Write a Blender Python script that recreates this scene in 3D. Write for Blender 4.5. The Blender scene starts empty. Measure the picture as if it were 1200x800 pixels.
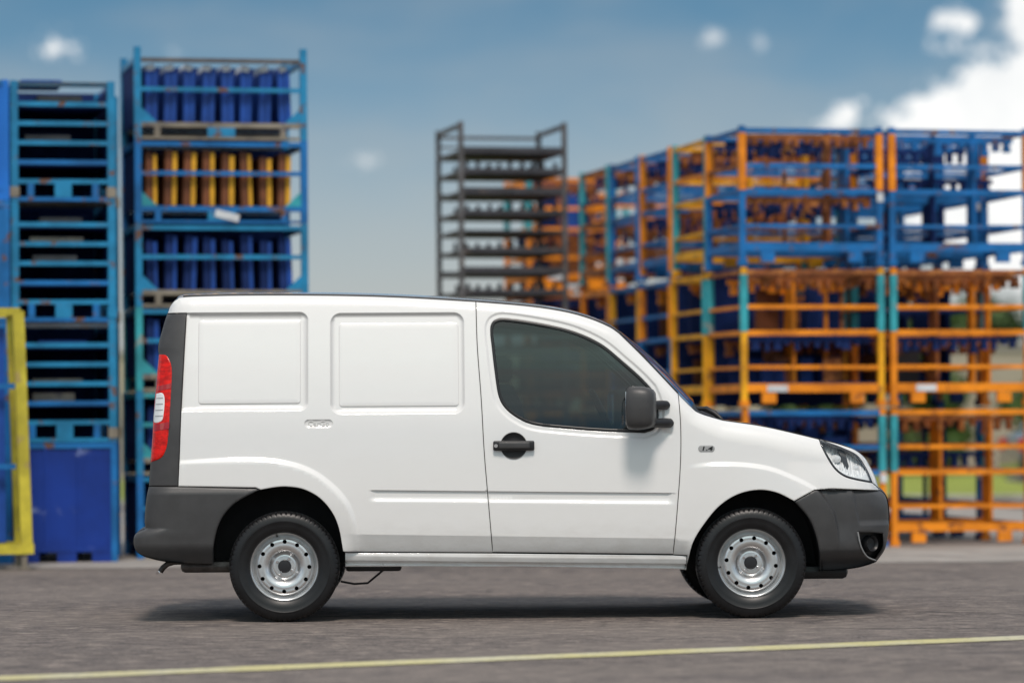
import bpy, bmesh, math, random
import numpy as np
from mathutils import Vector, Matrix
from mathutils.geometry import delaunay_2d_cdt

R = math.radians
random.seed(7)
S = bpy.context.scene
COL = S.collection

# ------------------------------------------------------------------ camera
CAM_Y, CAM_Z, ROLL = -19.3, 1.107, -0.4
cam_d = bpy.data.cameras.new('camera')
cam = bpy.data.objects.new('camera', cam_d)
COL.objects.link(cam)
cam_d.sensor_width = 36.0
cam_d.lens = 123.9
cam_d.shift_y = 0.075
cam_d.clip_start, cam_d.clip_end = 0.5, 6000
cam.matrix_world = Matrix.Translation((0, CAM_Y, CAM_Z)) @ Matrix.Rotation(R(90), 4, 'X') @ Matrix.Rotation(R(ROLL), 4, 'Z')
cam_d.dof.use_dof = True
cam_d.dof.focus_distance = 19.38
cam_d.dof.aperture_fstop = 1.28
S.camera = cam

# ------------------------------------------------------------------ light
SUN_EL, SUN_AZ = 58.0, 178.0        # azimuth clockwise from +Y: behind the camera
SUN_STRENGTH, SUN_ANGLE = 2.5, 13.0
SKY_STRENGTH = 0.13
sun_d = bpy.data.lights.new('sun', 'SUN')
sun = bpy.data.objects.new('sun', sun_d)
COL.objects.link(sun)
sun_d.energy = SUN_STRENGTH
sun_d.angle = R(SUN_ANGLE)
sun_d.color = (1.0, 0.895, 0.815)
to_sun = Vector((math.sin(R(SUN_AZ)) * math.cos(R(SUN_EL)), math.cos(R(SUN_AZ)) * math.cos(R(SUN_EL)), math.sin(R(SUN_EL))))
sun.rotation_euler = to_sun.to_track_quat('Z', 'Y').to_euler()
sun.location = (0, -10, 30)

w = bpy.data.worlds.new('World')
S.world = w
w.use_nodes = True
nt = w.node_tree
nt.nodes.clear()

class NB:
    """small node-building helper"""
    def __init__(self, tree): self.t = tree
    def new(self, kind, **kw):
        n = self.t.nodes.new(kind)
        for k, v in kw.items(): setattr(n, k, v)
        return n
    def link(self, a, b): self.t.links.new(a, b)
    def math(self, op, a, b=None, c=None, clamp=False):
        n = self.new('ShaderNodeMath', operation=op, use_clamp=clamp)
        for i, v in enumerate((a, b, c)):
            if v is None: continue
            if hasattr(v, 'is_linked'): self.link(v, n.inputs[i])
            else: n.inputs[i].default_value = v
        return n.outputs[0]
    def vmath(self, op, a, b=None, out=0):
        n = self.new('ShaderNodeVectorMath', operation=op)
        for i, v in enumerate((a, b)):
            if v is None: continue
            if hasattr(v, 'is_linked'): self.link(v, n.inputs[i])
            else: n.inputs[i].default_value = v
        return n.outputs[out]
    def smooth(self, v, a, b):
        n = self.new('ShaderNodeMapRange', interpolation_type='SMOOTHSTEP')
        self.link(v, n.inputs['Value'])
        n.inputs['From Min'].default_value = a; n.inputs['From Max'].default_value = b
        return n.outputs['Result']
    def noise(self, vec, scale, detail=4, rough=0.55, dist=0.0):
        n = self.new('ShaderNodeTexNoise')
        if vec is not None: self.link(vec, n.inputs['Vector'])
        n.inputs['Scale'].default_value = scale; n.inputs['Detail'].default_value = detail
        n.inputs['Roughness'].default_value = rough; n.inputs['Distortion'].default_value = dist
        return n.outputs['Fac']
    def mix(self, f, a, b):
        n = self.new('ShaderNodeMix', data_type='RGBA')
        if hasattr(f, 'is_linked'): self.link(f, n.inputs['Factor'])
        else: n.inputs['Factor'].default_value = f
        for s, v in (('A', a), ('B', b)):
            i = [x for x in n.inputs if x.name == s and x.type == 'RGBA'][0]
            if hasattr(v, 'is_linked'): self.link(v, i)
            else: i.default_value = (*v, 1) if len(v) == 3 else v
        return [o for o in n.outputs if o.type == 'RGBA'][0]

B_ = NB(nt)
tc = B_.new('ShaderNodeTexCoord')
dirv = B_.vmath('NORMALIZE', tc.outputs['Generated'])
# the haze layer is thin: look the sky up a little higher than the view ray so that blue starts close to the horizon
lift = B_.vmath('MULTIPLY', dirv, (1, 1, 3.2))
lift = B_.vmath('NORMALIZE', B_.vmath('ADD', lift, (0, 0, 0.02)))
sky = B_.new('ShaderNodeTexSky', sky_type='NISHITA')
sky.sun_disc = False
sky.sun_elevation = R(SUN_EL)
sky.sun_rotation = R(SUN_AZ)
sky.air_density, sky.dust_density, sky.ozone_density = 1.0, 1.1, 2.0
B_.link(lift, sky.inputs['Vector'])
# clouds: soft puffs scattered round the whole sky (direction of the centre, half width, half height)
cl = [((0.163, 1, 0.069), 0.060, 0.0365), ((0.097, 1, 0.0835), 0.013, 0.0045), ((0.147, 1, 0.1135), 0.006, 0.010), ((0.136, 1, 0.104), 0.010, 0.0025),
      ((0.1271, 1, 0.1119), 0.0070, 0.0042), ((-0.1295, 1, 0.1048), 0.0055, 0.0036),
      
      ((-0.5, 1, 0.16), 0.09, 0.05), ((0.62, 1, 0.2), 0.12, 0.06), ((-1.0, 0.4, 0.2), 0.16, 0.06),
      ((1.0, 0.3, 0.25), 0.15, 0.07), ((1.0, -0.5, 0.15), 0.16, 0.06), ((-1, -0.6, 0.25), 0.18, 0.07), ((0.3, -1, 0.22), 0.2, 0.07),
      ((-0.3, -1, 0.18), 0.16, 0.06), ((0.2, 0.3, 1), 0.12, 0.12), ((-0.6, -0.1, 0.9), 0.16, 0.12), ((0.8, -0.5, 0.8), 0.15, 0.1)]
wob3 = B_.noise(dirv, 300, 4, 0.6)
wob = B_.noise(dirv, 95, 6, 0.6)
wob2 = B_.noise(dirv, 22, 5, 0.6)
faint = [((-0.041, 1, 0.0735), 0.0055, 0.0022), ((0.057, 1, 0.1072), 0.0036, 0.0026), ((0.0715, 1, 0.1062), 0.0028, 0.0020), ((-0.095, 1, 0.1045), 0.004, 0.0016),
         ((0.3, 1, 0.13), 0.02, 0.008), ((-0.3, 1, 0.1), 0.02, 0.006), ((0.1, -1, 0.12), 0.02, 0.008)]
def cover(lst):
    cov = None
    for c, rx, rz in lst:
        d = B_.vmath('SUBTRACT', dirv, tuple(Vector(c).normalized()))
        ln = B_.vmath('LENGTH', B_.vmath('MULTIPLY', d, (1 / rx, 1 / rx, 1 / rz)), out=1)
        m = B_.math('MULTIPLY', B_.math('SUBTRACT', 1.0, ln), min(rz, 0.05) * 100)
        cov = m if cov is None else B_.math('MAXIMUM', cov, m)
    return cov
cov = cover(cl)
bump = B_.math('ADD', B_.math('MULTIPLY', B_.math('SUBTRACT', wob, 0.5), 1.7), B_.math('MULTIPLY', B_.math('SUBTRACT', wob3, 0.5), 1.2))
mask = B_.smooth(B_.math('ADD', cov, bump), -0.05, 0.34)
mask = B_.math('MAXIMUM', mask, B_.math('MULTIPLY', B_.smooth(B_.math('ADD', cover(faint), B_.math('MULTIPLY', bump, 0.5)), 0.0, 0.35), 0.55))
# unseen broken cloud added higher up, all round, to whiten the sky's light
lay = B_.smooth(B_.noise(B_.vmath('MULTIPLY', dirv, (1, 1, 1.6)), 3.1, 7, 0.62), 0.42, 0.62)
sepc = B_.new('ShaderNodeSeparateXYZ'); B_.link(dirv, sepc.inputs[0])
lay = B_.math('MULTIPLY', lay, B_.smooth(sepc.outputs['Z'], 0.15, 0.32))
mask = B_.math('MAXIMUM', B_.math('MULTIPLY', mask, 0.93), B_.math('MULTIPLY', lay, 0.9))
shade = B_.smooth(B_.math('ADD', wob2, B_.math('MULTIPLY', wob, 0.5)), 0.45, 1.0)
cloudc = B_.mix(shade, (6.9, 7.0, 7.0), (8.4, 8.3, 8.1))
# clear air above, pale haze low down
tint = B_.vmath('MULTIPLY', sky.outputs['Color'], (0.58, 0.83, 0.77))
sepz = B_.new('ShaderNodeSeparateXYZ'); B_.link(dirv, sepz.inputs[0])
clear = B_.smooth(sepz.outputs['Z'], 0.005, 0.125)
veil = B_.smooth(B_.noise(B_.vmath('MULTIPLY', dirv, (1, 1, 2.6)), 9, 5, 0.6, 0.4), 0.35, 0.75)
clear = B_.math('SUBTRACT', clear, B_.math('MULTIPLY', veil, B_.math('MULTIPLY', clear, 0.28)))
air = B_.mix(clear, (3.62, 3.6, 3.45), tint)
skyc = B_.mix(mask, air, cloudc)
bg = B_.new('ShaderNodeBackground')
bg.inputs['Strength'].default_value = SKY_STRENGTH
B_.link(skyc, bg.inputs['Color'])
wo = B_.new('ShaderNodeOutputWorld')
B_.link(bg.outputs[0], wo.inputs['Surface'])

S.view_settings.view_transform = 'Standard'
S.view_settings.look = 'None'
S.view_settings.exposure = 0.07
S.view_settings.gamma = 1.0
S.view_settings.use_curve_mapping = False
S.render.engine = 'CYCLES'
S.cycles.use_denoising = True
S.cycles.max_bounces = 8
S.cycles.transparent_max_bounces = 16

# ------------------------------------------------------------------ materials
MATS = {}
def mat(name, col, rough=0.5, metal=0.0, coat=0.0, coat_rough=0.03, var=0.0, vscale=6.0, bump=0.0, bscale=60.0, col2=None, lo=0.5, hi=0.7, trans=0.0, ior=1.45, spec=0.5, stretch=(1, 1, 1), coord='Object'):
    if name in MATS: return MATS[name]
    m = bpy.data.materials.new(name); m.use_nodes = True
    n = NB(m.node_tree)
    p = m.node_tree.nodes['Principled BSDF']
    p.inputs['Base Color'].default_value = (*col, 1)
    p.inputs['Roughness'].default_value = rough
    p.inputs['Metallic'].default_value = metal
    p.inputs['Coat Weight'].default_value = coat
    p.inputs['Coat Roughness'].default_value = coat_rough
    p.inputs['Transmission Weight'].default_value = trans
    p.inputs['IOR'].default_value = ior
    p.inputs['Specular IOR Level'].default_value = spec
    g = n.new('ShaderNodeNewGeometry')
    vec = n.vmath('MULTIPLY', g.outputs['Position'], stretch)
    c = None
    if var > 0:
        f = n.noise(vec, vscale, 5, 0.6)
        f = n.smooth(f, 0.3, 0.7)
        c = n.mix(f, tuple(v * (1 - var) for v in col), tuple(min(1, v * (1 + var)) for v in col))
    if col2 is not None:
        f2 = n.smooth(n.noise(vec, vscale * 2.1, 7, 0.65), lo, hi)
        c = n.mix(f2, c if c is not None else col, col2)
    if c is not None: n.link(c, p.inputs['Base Color'])
    if bump > 0:
        b = n.new('ShaderNodeBump')
        b.inputs['Strength'].default_value = bump
        b.inputs['Distance'].default_value = 0.002
        n.link(n.noise(vec, bscale, 6, 0.6), b.inputs['Height'])
        n.link(b.outputs['Normal'], p.inputs['Normal'])
    MATS[name] = m
    return m

M_PAINT = mat('white_paint', (0.785, 0.778, 0.765), 0.36, coat=1.0, coat_rough=0.02)
def finish_paint(m):
    """slight waviness of the sheet metal and a film of road dust low on the body"""
    n = NB(m.node_tree); p = m.node_tree.nodes['Principled BSDF']
    g = n.new('ShaderNodeNewGeometry'); pos = g.outputs['Position']
    b = n.new('ShaderNodeBump'); b.inputs['Strength'].default_value = 0.35; b.inputs['Distance'].default_value = 0.004
    n.link(n.noise(pos, 3.2, 2, 0.5), b.inputs['Height'])
    n.link(b.outputs['Normal'], p.inputs['Normal']); n.link(b.outputs['Normal'], p.inputs['Coat Normal'])
    sp = n.new('ShaderNodeSeparateXYZ'); n.link(pos, sp.inputs[0])
    low = n.smooth(sp.outputs['Z'], 0.62, 0.30)
    sm = n.smooth(n.noise(n.vmath('MULTIPLY', pos, (1, 1, 2)), 7, 6, 0.7), 0.35, 0.75)
    film = n.math('MULTIPLY', n.math('ADD', n.math('MULTIPLY', low, 0.34), 0.03), sm)
    n.link(n.mix(film, (0.785, 0.778, 0.765), (0.46, 0.42, 0.37)), p.inputs['Base Color'])
    n.link(n.math('MULTIPLY_ADD', film, -0.8, 1.0), p.inputs['Coat Weight'])
finish_paint(M_PAINT)
M_PLAST = mat('charcoal_plastic', (0.052, 0.051, 0.052), 0.40, var=0.10, vscale=9, bump=0.25, bscale=420)
M_BLACK = mat('black_plastic', (0.017, 0.017, 0.019), 0.4, bump=0.1, bscale=300)
M_DARK = mat('underbody_black', (0.012, 0.012, 0.013), 0.75, var=0.3, vscale=8)
M_RUBBER = mat('tyre_rubber', (0.008, 0.008, 0.009), 0.40, var=0.3, vscale=14, bump=0.2, bscale=200)
M_SEAL = mat('seal_rubber', (0.012, 0.012, 0.013), 0.35)
M_STEEL = mat('wheel_silver', (0.70, 0.70, 0.70), 0.30, metal=0.9, var=0.06, vscale=20)
M_CHROME = mat('chrome', (0.8, 0.8, 0.82), 0.12, metal=1.0)
M_RED = mat('lamp_red', (0.60, 0.008, 0.003), 0.12, coat=0.15, spec=0.35, var=0.35, vscale=22, stretch=(1, 1, 2.2), bump=0.5, bscale=90)
M_REDD = mat('lamp_red_dark', (0.36, 0.004, 0.004), 0.15, coat=1.0)
M_WLENS = mat('lamp_white', (0.75, 0.76, 0.77), 0.15, coat=1.0)
M_SEAT = mat('seat_fabric', (0.035, 0.037, 0.045), 0.9, var=0.2, vscale=30)
M_CAB = mat('cabin_plastic', (0.03, 0.031, 0.034), 0.7)
M_PIPE = mat('exhaust_metal', (0.10, 0.09, 0.085), 0.45, metal=0.7, var=0.3, vscale=20)
M_BADGE = mat('badge_grey', (0.36, 0.36, 0.36), 0.4, metal=0.2)

def glass(name, tint, refl=1.0, rough=0.0, gain=2.3):
    m = bpy.data.materials.new(name); m.use_nodes = True
    n = NB(m.node_tree); m.node_tree.nodes.clear()
    tr = n.new('ShaderNodeBsdfTransparent'); tr.inputs[0].default_value = (*tint, 1)
    gl = n.new('ShaderNodeBsdfGlossy'); gl.inputs['Roughness'].default_value = rough
    gl.inputs['Color'].default_value = (refl, refl, refl, 1)
    ge = n.new('ShaderNodeNewGeometry')      # the pane reflects the same from both sides
    cs = n.math('ABSOLUTE', n.vmath('DOT_PRODUCT', ge.outputs['Normal'], ge.outputs['Incoming'], out=1))
    f = n.math('MULTIPLY_ADD', n.math('POWER', n.math('SUBTRACT', 1.0, cs, clamp=True), 5.0), 0.957, 0.043)
    f = n.math('MULTIPLY', f, gain, clamp=True)
    mx = n.new('ShaderNodeMixShader')
    n.link(f, mx.inputs[0]); n.link(tr.outputs[0], mx.inputs[1]); n.link(gl.outputs[0], mx.inputs[2])
    o = n.new('ShaderNodeOutputMaterial'); n.link(mx.outputs[0], o.inputs['Surface'])
    return m
M_GLASS = glass('tinted_window_glass', (0.25, 0.325, 0.335), gain=1.3)
M_WSCREEN = glass('windscreen_glass', (0.62, 0.70, 0.70))
M_LENS = glass('headlight_lens', (0.96, 0.97, 0.97), gain=1.1)

# ------------------------------------------------------------------ object helpers
def tag(o, label=None, cat=None, group=None, kind=None):
    if label: o['label'] = label
    if cat: o['category'] = cat
    if group: o['group'] = group
    if kind: o['kind'] = kind
    return o

def empty(name, loc=(0, 0, 0), rz=0.0):
    o = bpy.data.objects.new(name, None)
    o.empty_display_size = 0.2
    COL.objects.link(o)
    o.location = loc
    o.rotation_euler = (0, 0, rz)
    return o

def obj(name, mesh, parent=None, material=None):
    o = bpy.data.objects.new(name, mesh)
    COL.objects.link(o)
    if material is not None and not mesh.materials: mesh.materials.append(material)
    if parent is not None: o.parent = parent
    return o

def mesh_of(name, verts, faces, material=None, smooth=True, auto=None):
    me = bpy.data.meshes.new(name)
    me.from_pydata([tuple(map(float, v)) for v in verts], [], [tuple(map(int, f)) for f in faces])
    me.update()
    if smooth:
        me.polygons.foreach_set('use_smooth', [True] * len(me.polygons))
        if auto: me.set_sharp_from_angle(angle=R(auto))
    if material is not None: me.materials.append(material)
    return me

def rbox_mesh(name, size, bev, material, seg=3, loc=(0, 0, 0)):
    bm = bmesh.new()
    bmesh.ops.create_cube(bm, size=1.0)
    for v in bm.verts: v.co = Vector((v.co.x * size[0], v.co.y * size[1], v.co.z * size[2])) + Vector(loc)
    if bev > 0: bmesh.ops.bevel(bm, geom=bm.edges[:], offset=bev, segments=seg, affect='EDGES', profile=0.5)
    me = bpy.data.meshes.new(name); bm.to_mesh(me); bm.free()
    me.polygons.foreach_set('use_smooth', [True] * len(me.polygons)); me.set_sharp_from_angle(angle=R(40))
    me.materials.append(material)
    return me

def loft_mesh(name, rings, material, closed=True, caps=True, auto=40):
    n = len(rings[0]); V = [p for r in rings for p in r]; F = []
    for i in range(len(rings) - 1):
        for j in range(n if closed else n - 1):
            a, b = i * n + j, i * n + (j + 1) % n
            F.append((a, b, b + n, a + n))
    if caps and closed:
        F.append(tuple(reversed(range(n)))); F.append(tuple(range((len(rings) - 1) * n, len(rings) * n)))
    return mesh_of(name, V, F, material, True, auto)

def tube_mesh(name, path, rad, material, n=10, auto=50):
    path = [Vector(p) for p in path]
    if not hasattr(rad, '__len__'): rad = [rad] * len(path)
    rings = []
    for i, p in enumerate(path):
        t = (path[min(i + 1, len(path) - 1)] - path[max(i - 1, 0)]).normalized()
        up = Vector((0, 0, 1)) if abs(t.z) < 0.9 else Vector((0, 1, 0))
        a = t.cross(up).normalized(); b = t.cross(a)
        rings.append([p + (a * math.cos(q) + b * math.sin(q)) * rad[i] for q in [2 * math.pi * k / n for k in range(n)]])
    return loft_mesh(name, rings, material, True, True, auto)

def lathe_mesh(name, prof, material, n=64, auto=35, mod=None):
    """prof: list of (radius, y); turns about the Y axis"""
    V, F = [], []
    k = len(prof)
    for i in range(n):
        a = 2 * math.pi * i / n
        for j, (r, y) in enumerate(prof):
            rr = r if mod is None else r - mod(i, j)
            V.append((rr * math.cos(a), y, rr * math.sin(a)))
    for i in range(n):
        i2 = (i + 1) % n
        for j in range(k - 1):
            F.append((i * k + j, i * k + j + 1, i2 * k + j + 1, i2 * k + j))
    return mesh_of(name, V, F, material, True, auto)

def text_mesh(txt, size, depth, material, shear=0.0):
    cu = bpy.data.curves.new('lettering', 'FONT')
    cu.body = txt; cu.size = size; cu.extrude = depth; cu.align_x = 'CENTER'; cu.align_y = 'CENTER'; cu.shear = shear
    cu.offset = size * 0.02
    o = bpy.data.objects.new('lettering', cu)
    COL.objects.link(o)
    dg = bpy.context.evaluated_depsgraph_get()
    me = bpy.data.meshes.new_from_object(o.evaluated_get(dg))
    bpy.data.objects.remove(o)
    me.materials.clear(); me.materials.append(material)
    return me

# ================================================================== the van
# side elevation measured off the photograph: 214 units to the metre, ground line at 727, wheel axles about 333 and 882
PXM = 214.0
_c, _s = math.cos(R(-ROLL)), math.sin(R(-ROLL))
def P(u, v):
    # the rounded corners stand farther back than the flank, so their measured ends are a little short
    u = u + max(0.0, u - 960) / 85 * 4.5 + max(0.0, 200 - u) / 45 * 2.5
    du, dv = u - 600.0, v - 490.0
    return (((du * _c - dv * _s)) / PXM, CAM_Z - (du * _s + dv * _c) / PXM)
def PL(l): return [P(*q) for q in l]
def cr(pts, n=8):
    """Catmull-Rom through measured points, result in metres"""
    p = [np.array(q, float) for q in pts]
    p = [2 * p[0] - p[1]] + p + [2 * p[-1] - p[-2]]
    out = []
    for i in range(1, len(p) - 2):
        for k in range(n):
            t = k / n
            a, b, c, d = p[i - 1], p[i], p[i + 1], p[i + 2]
            out.append(0.5 * ((2 * b) + (c - a) * t + (2 * a - 5 * b + 4 * c - d) * t * t + (3 * b - a - 3 * c + d) * t ** 3))
    out.append(p[-2])
    return [P(*q) for q in out]
def join(*segs):
    out = []
    for s in segs:
        for q in s:
            if not out or math.hypot(q[0] - out[-1][0], q[1] - out[-1][1]) > 1e-5: out.append(q)
    if math.hypot(out[0][0] - out[-1][0], out[0][1] - out[-1][1]) < 1e-5: out.pop()
    return out
def resample(poly, step, closed=True):
    out = []
    n = len(poly)
    for i in range(n if closed else n - 1):
        a, b = np.array(poly[i]), np.array(poly[(i + 1) % n])
        k = max(1, int(math.ceil(np.linalg.norm(b - a) / step)))
        for j in range(k): out.append(tuple(a + (b - a) * j / k))
    if not closed: out.append(tuple(poly[-1]))
    return out
def area(poly):
    a = np.array(poly); b = np.roll(a, -1, 0)
    return 0.5 * np.sum(a[:, 0] * b[:, 1] - b[:, 0] * a[:, 1])
def inset(poly, d):
    """move every vertex of a polygon inwards by d"""
    if area(poly) < 0: poly = poly[::-1]
    a = np.array(poly); n = len(a); out = []
    for i in range(n):
        e0 = a[i] - a[i - 1]; e1 = a[(i + 1) % n] - a[i]
        e0 = e0 / (np.linalg.norm(e0) + 1e-12); e1 = e1 / (np.linalg.norm(e1) + 1e-12)
        n0, n1 = np.array([-e0[1], e0[0]]), np.array([-e1[1], e1[0]])
        m = n0 + n1; l = np.linalg.norm(m)
        if l < 1e-6: out.append(tuple(a[i] + n0 * d)); continue
        m /= l; k = d / max(0.4, float(m @ n0))
        out.append(tuple(a[i] + m * k))
    return out
def dist(Q, line, closed=False):
    """distance of points Q (n,2) to a polyline"""
    L = np.array(line)
    A = L if closed else L[:-1]
    Bq = np.roll(L, -1, 0) if closed else L[1:]
    best = np.full(len(Q), 1e9)
    for a, b in zip(A, Bq):
        ab = b - a; t = np.clip(((Q - a) @ ab) / (ab @ ab + 1e-15), 0, 1)
        d = np.hypot(*(Q - a - t[:, None] * ab).T)
        best = np.minimum(best, d)
    return best
def inside(Q, poly):
    x, y = Q[:, 0], Q[:, 1]
    L = np.array(poly); r = np.zeros(len(Q), bool)
    for (x0, y0), (x1, y1) in zip(L, np.roll(L, -1, 0)):
        c = ((y0 > y) != (y1 > y))
        with np.errstate(divide='ignore', invalid='ignore'):
            r ^= c & (x < (x1 - x0) * (y - y0) / (y1 - y0 + 1e-18) + x0)
    return r
def ss(a, b, v):
    t = np.clip((v - a) / (b - a), 0, 1); return t * t * (3 - 2 * t)
def sdrr(Q, u0, u1, v0, v1, r):
    cx, cz = P((u0 + u1) / 2, (v0 + v1) / 2); hx, hz = (u1 - u0) / 2 / PXM, (v1 - v0) / 2 / PXM; r = r / PXM
    qx, qz = np.abs(Q[:, 0] - cx) - hx + r, np.abs(Q[:, 1] - cz) - hz + r
    return np.minimum(np.maximum(qx, qz), 0) + np.hypot(np.maximum(qx, 0), np.maximum(qz, 0)) - r
def rr_line(u0, u1, v0, v1, r, n=6):
    out = []
    cx, cz = P((u0 + u1) / 2, (v0 + v1) / 2); hx, hz = (u1 - u0) / 2 / PXM, (v1 - v0) / 2 / PXM; r = r / PXM
    for sx, sz, a0 in ((1, 1, 0), (-1, 1, 90), (-1, -1, 180), (1, -1, 270)):
        for k in range(n + 1):
            a = R(a0 + 90 * k / n); out.append((cx + sx * (hx - r) + r * math.cos(a), cz + sz * (hz - r) + r * math.sin(a)))
    return out
def circ(u, v, r, n=40): return [P(u + r * math.cos(2 * math.pi * k / n), v + r * math.sin(2 * math.pi * k / n)) for k in range(n)]

# ---- measured curves
ROOF = [(193, 364), (197, 356), (204, 349.5), (217, 346.3), (290, 344.5), (390, 344.8), (470, 347), (558, 352), (622, 357.5), (664, 364), (694, 372.5), (716, 382), (727, 389.5)]
APIL = [(727, 389.5), (757, 419.5), (796, 461), (812, 477), (822, 484), (848, 492)]
BONN = [(848, 492), (895, 499), (937, 508.3), (969, 516), (990, 521.5), (1009, 529), (1024, 543), (1032, 560), (1036, 574.5)]
FBUM = [(1036, 574.5), (1043, 582), (1046, 600), (1045.5, 622), (1041, 646), (1033, 660)]
FBOT = [(1033, 660), (1010, 666), (985, 669), (964, 670)]
REAR = [(193, 364), (186, 388), (182, 405), (183, 416), (181, 440), (178, 480), (176, 515), (174, 540), (172, 569.5)]
RBUM = [(172, 569.5), (169, 585), (167, 608), (168, 619)]
RLIP = [(168, 619), (158, 623.5), (153.5, 630), (154.5, 641), (160, 648), (172, 653), (192, 657.5), (215, 660)]
c_roof, c_apil, c_bonn, c_fbum, c_fbot = cr(ROOF), cr(APIL), cr(BONN), cr(FBUM), cr(FBOT)
c_rear, c_rbum, c_rlip = cr(REAR), cr(RBUM), cr(RLIP)
TOPL = np.array(join(c_roof, c_apil, c_bonn))
REARL = np.array(sorted(join(c_rear, c_rbum, c_rlip[:20]), key=lambda q: q[1]))
FRONTL = np.array(sorted(join(cr(BONN[6:]), c_fbum), key=lambda q: q[1]))

WZ = np.array([(0.10, 0.76), (0.28, 0.815), (0.36, 0.850), (0.47, 0.862), (0.60, 0.865), (0.80, 0.863), (0.95, 0.858), (1.08, 0.850), (1.25, 0.828), (1.45, 0.792), (1.62, 0.752), (1.75, 0.715), (1.9, 0.66)])
def wprof(z):
    # smooth interpolation of the cross-section half width
    xs, ys = WZ[:, 0], WZ[:, 1]
    m = np.gradient(ys, xs)
    i = np.clip(np.searchsorted(xs, z) - 1, 0, len(xs) - 2)
    h = xs[i + 1] - xs[i]; t = np.clip((z - xs[i]) / h, 0, 1)
    return (2 * t ** 3 - 3 * t ** 2 + 1) * ys[i] + (t ** 3 - 2 * t ** 2 + t) * h * m[i] + (-2 * t ** 3 + 3 * t ** 2) * ys[i + 1] + (t ** 3 - t ** 2) * h * m[i + 1]
def ell(d, a, b): return b * (1 - np.sqrt(np.clip(1 - (1 - np.clip(d / a, 0, 1)) ** 2, 0, 1)))
def envelope(Q):
    x, z = Q[:, 0], Q[:, 1]
    wv = wprof(z)
    bon = ss(P(760, 0)[0], P(860, 0)[0], x)
    dt = dist(Q, TOPL)
    wv = wv - ell(dt, 0.055 + 0.06 * bon, 0.045 + 0.035 * bon)
    xr = np.interp(z, REARL[:, 1], REARL[:, 0])
    wv = wv - ell(x - xr, 0.15, 0.095)
    xf = np.interp(z, FRONTL[:, 1], FRONTL[:, 0])
    wv = wv - ell(np.maximum(xf - x, 0), 0.52, 0.27)
    wv = wv - 0.02 * ss(P(820, 0)[0], P(1000, 0)[0], x) * ss(0.6, 0.95, z)
    return wv

# ---- pressed features of the sheet metal (outwards positive)
WIN = join(cr([(575, 392), (575.5, 381), (581, 374), (595, 372.4), (636, 378.5), (672, 387), (705, 402), (732, 424), (752, 442), (764, 455)]),
           cr([(764, 455), (770, 470), (772, 490), (767, 502), (756, 507)]),
           cr([(756, 507), (705, 505), (664, 502), (628, 498), (609, 491), (593, 479), (584.5, 464), (580, 436), (576.5, 405), (575, 392)]))
HAUNCH = cr([(180, 541), (211, 538), (266, 535), (297, 534.5), (324, 536.5), (350, 542), (371, 551), (389, 564), (403, 578), (413, 594), (419, 615), (422, 650), (423, 680)])
HREG = HAUNCH + PL([(423, 900), (180, 900)])
FLARE = cr([(770, 548), (801, 544), (835, 540.5), (871, 541), (902, 545.5), (927, 554.5), (955, 568.5), (985, 590), (1000, 612)])
FREG = FLARE + PL([(1000, 900), (770, 900)])
BCREASE = cr([(957, 574), (966, 585), (976, 602), (981, 625), (983, 650)])
def relief(Q):
    x, z = Q[:, 0], Q[:, 1]
    o = np.zeros(len(Q))
    # cargo panels: recess, then a shallow raised field in it
    o -= 0.014 * ss(0.004, -0.010, sdrr(Q, 120, 360.5, 366, 481.5, 10))
    o += 0.0055 * ss(0.001, -0.0035, sdrr(Q, 232, 352, 375, 473, 4))
    o -= 0.014 * ss(0.004, -0.010, sdrr(Q, 387, 544, 366, 484.5, 12))
    o += 0.0055 * ss(0.001, -0.0035, sdrr(Q, 397, 537.5, 378, 476, 4))
    # rubbing-strip groove
    zt = np.interp(x, [P(428, 0)[0], P(786, 0)[0]], [P(428, 574)[1], P(786, 577.5)[1]])
    zb = zt - 13.0 / PXM
    ends = ss(P(428, 0)[0], P(436, 0)[0], x) * ss(P(787, 0)[0], P(778, 0)[0], x)
    o -= 0.010 * ss(0.0, 0.004, zt - z) * ss(-0.004, 0.022, z - zb) * ends
    # lower edge of the doors tucks under a crease
    zk = np.interp(x, [P(404, 0)[0], P(800, 0)[0]], [P(404, 625.5)[1], P(800, 631)[1]])
    o -= np.maximum(zk - z, 0) * 0.34 * ss(P(395, 0)[0], P(425, 0)[0], x) * ss(P(815, 0)[0], P(795, 0)[0], x)
    # rear haunch and front arch flare
    d = dist(Q, HAUNCH); ins = inside(Q, HREG)
    amp = (0.45 + 0.55 * ss(P(205, 0)[0], P(290, 0)[0], x)) * (0.15 + 0.85 * ss(P(0, 655)[1], P(0, 585)[1], z))
    o += 0.020 * amp * ss(0, 0.032, d) * ins * (x < 0)
    d = dist(Q, FLARE); ins = inside(Q, FREG)
    amp = ss(P(798, 0)[0], P(850, 0)[0], x) * (1 - 0.6 * ss(P(930, 0)[0], P(980, 0)[0], x))
    o += 0.018 * amp * ss(0, 0.030, d) * ins
    # sunk border round the door window
    dw = dist(Q, WIN, True)
    o -= 0.007 * ss(0.036, 0.020, dw) * (x > P(562, 0)[0])
    # recessed pad of the side badge
    o -= 0.005 * ss(0.001, -0.002, sdrr(Q, 357, 390, 491.5, 501, 4.6))
    # dimple below the mirror foot
    c = P(782, 507); o -= 0.006 * np.exp(-(((x - c[0]) / 0.022) ** 2 + ((z - c[1]) / 0.014) ** 2))
    return o

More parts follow.
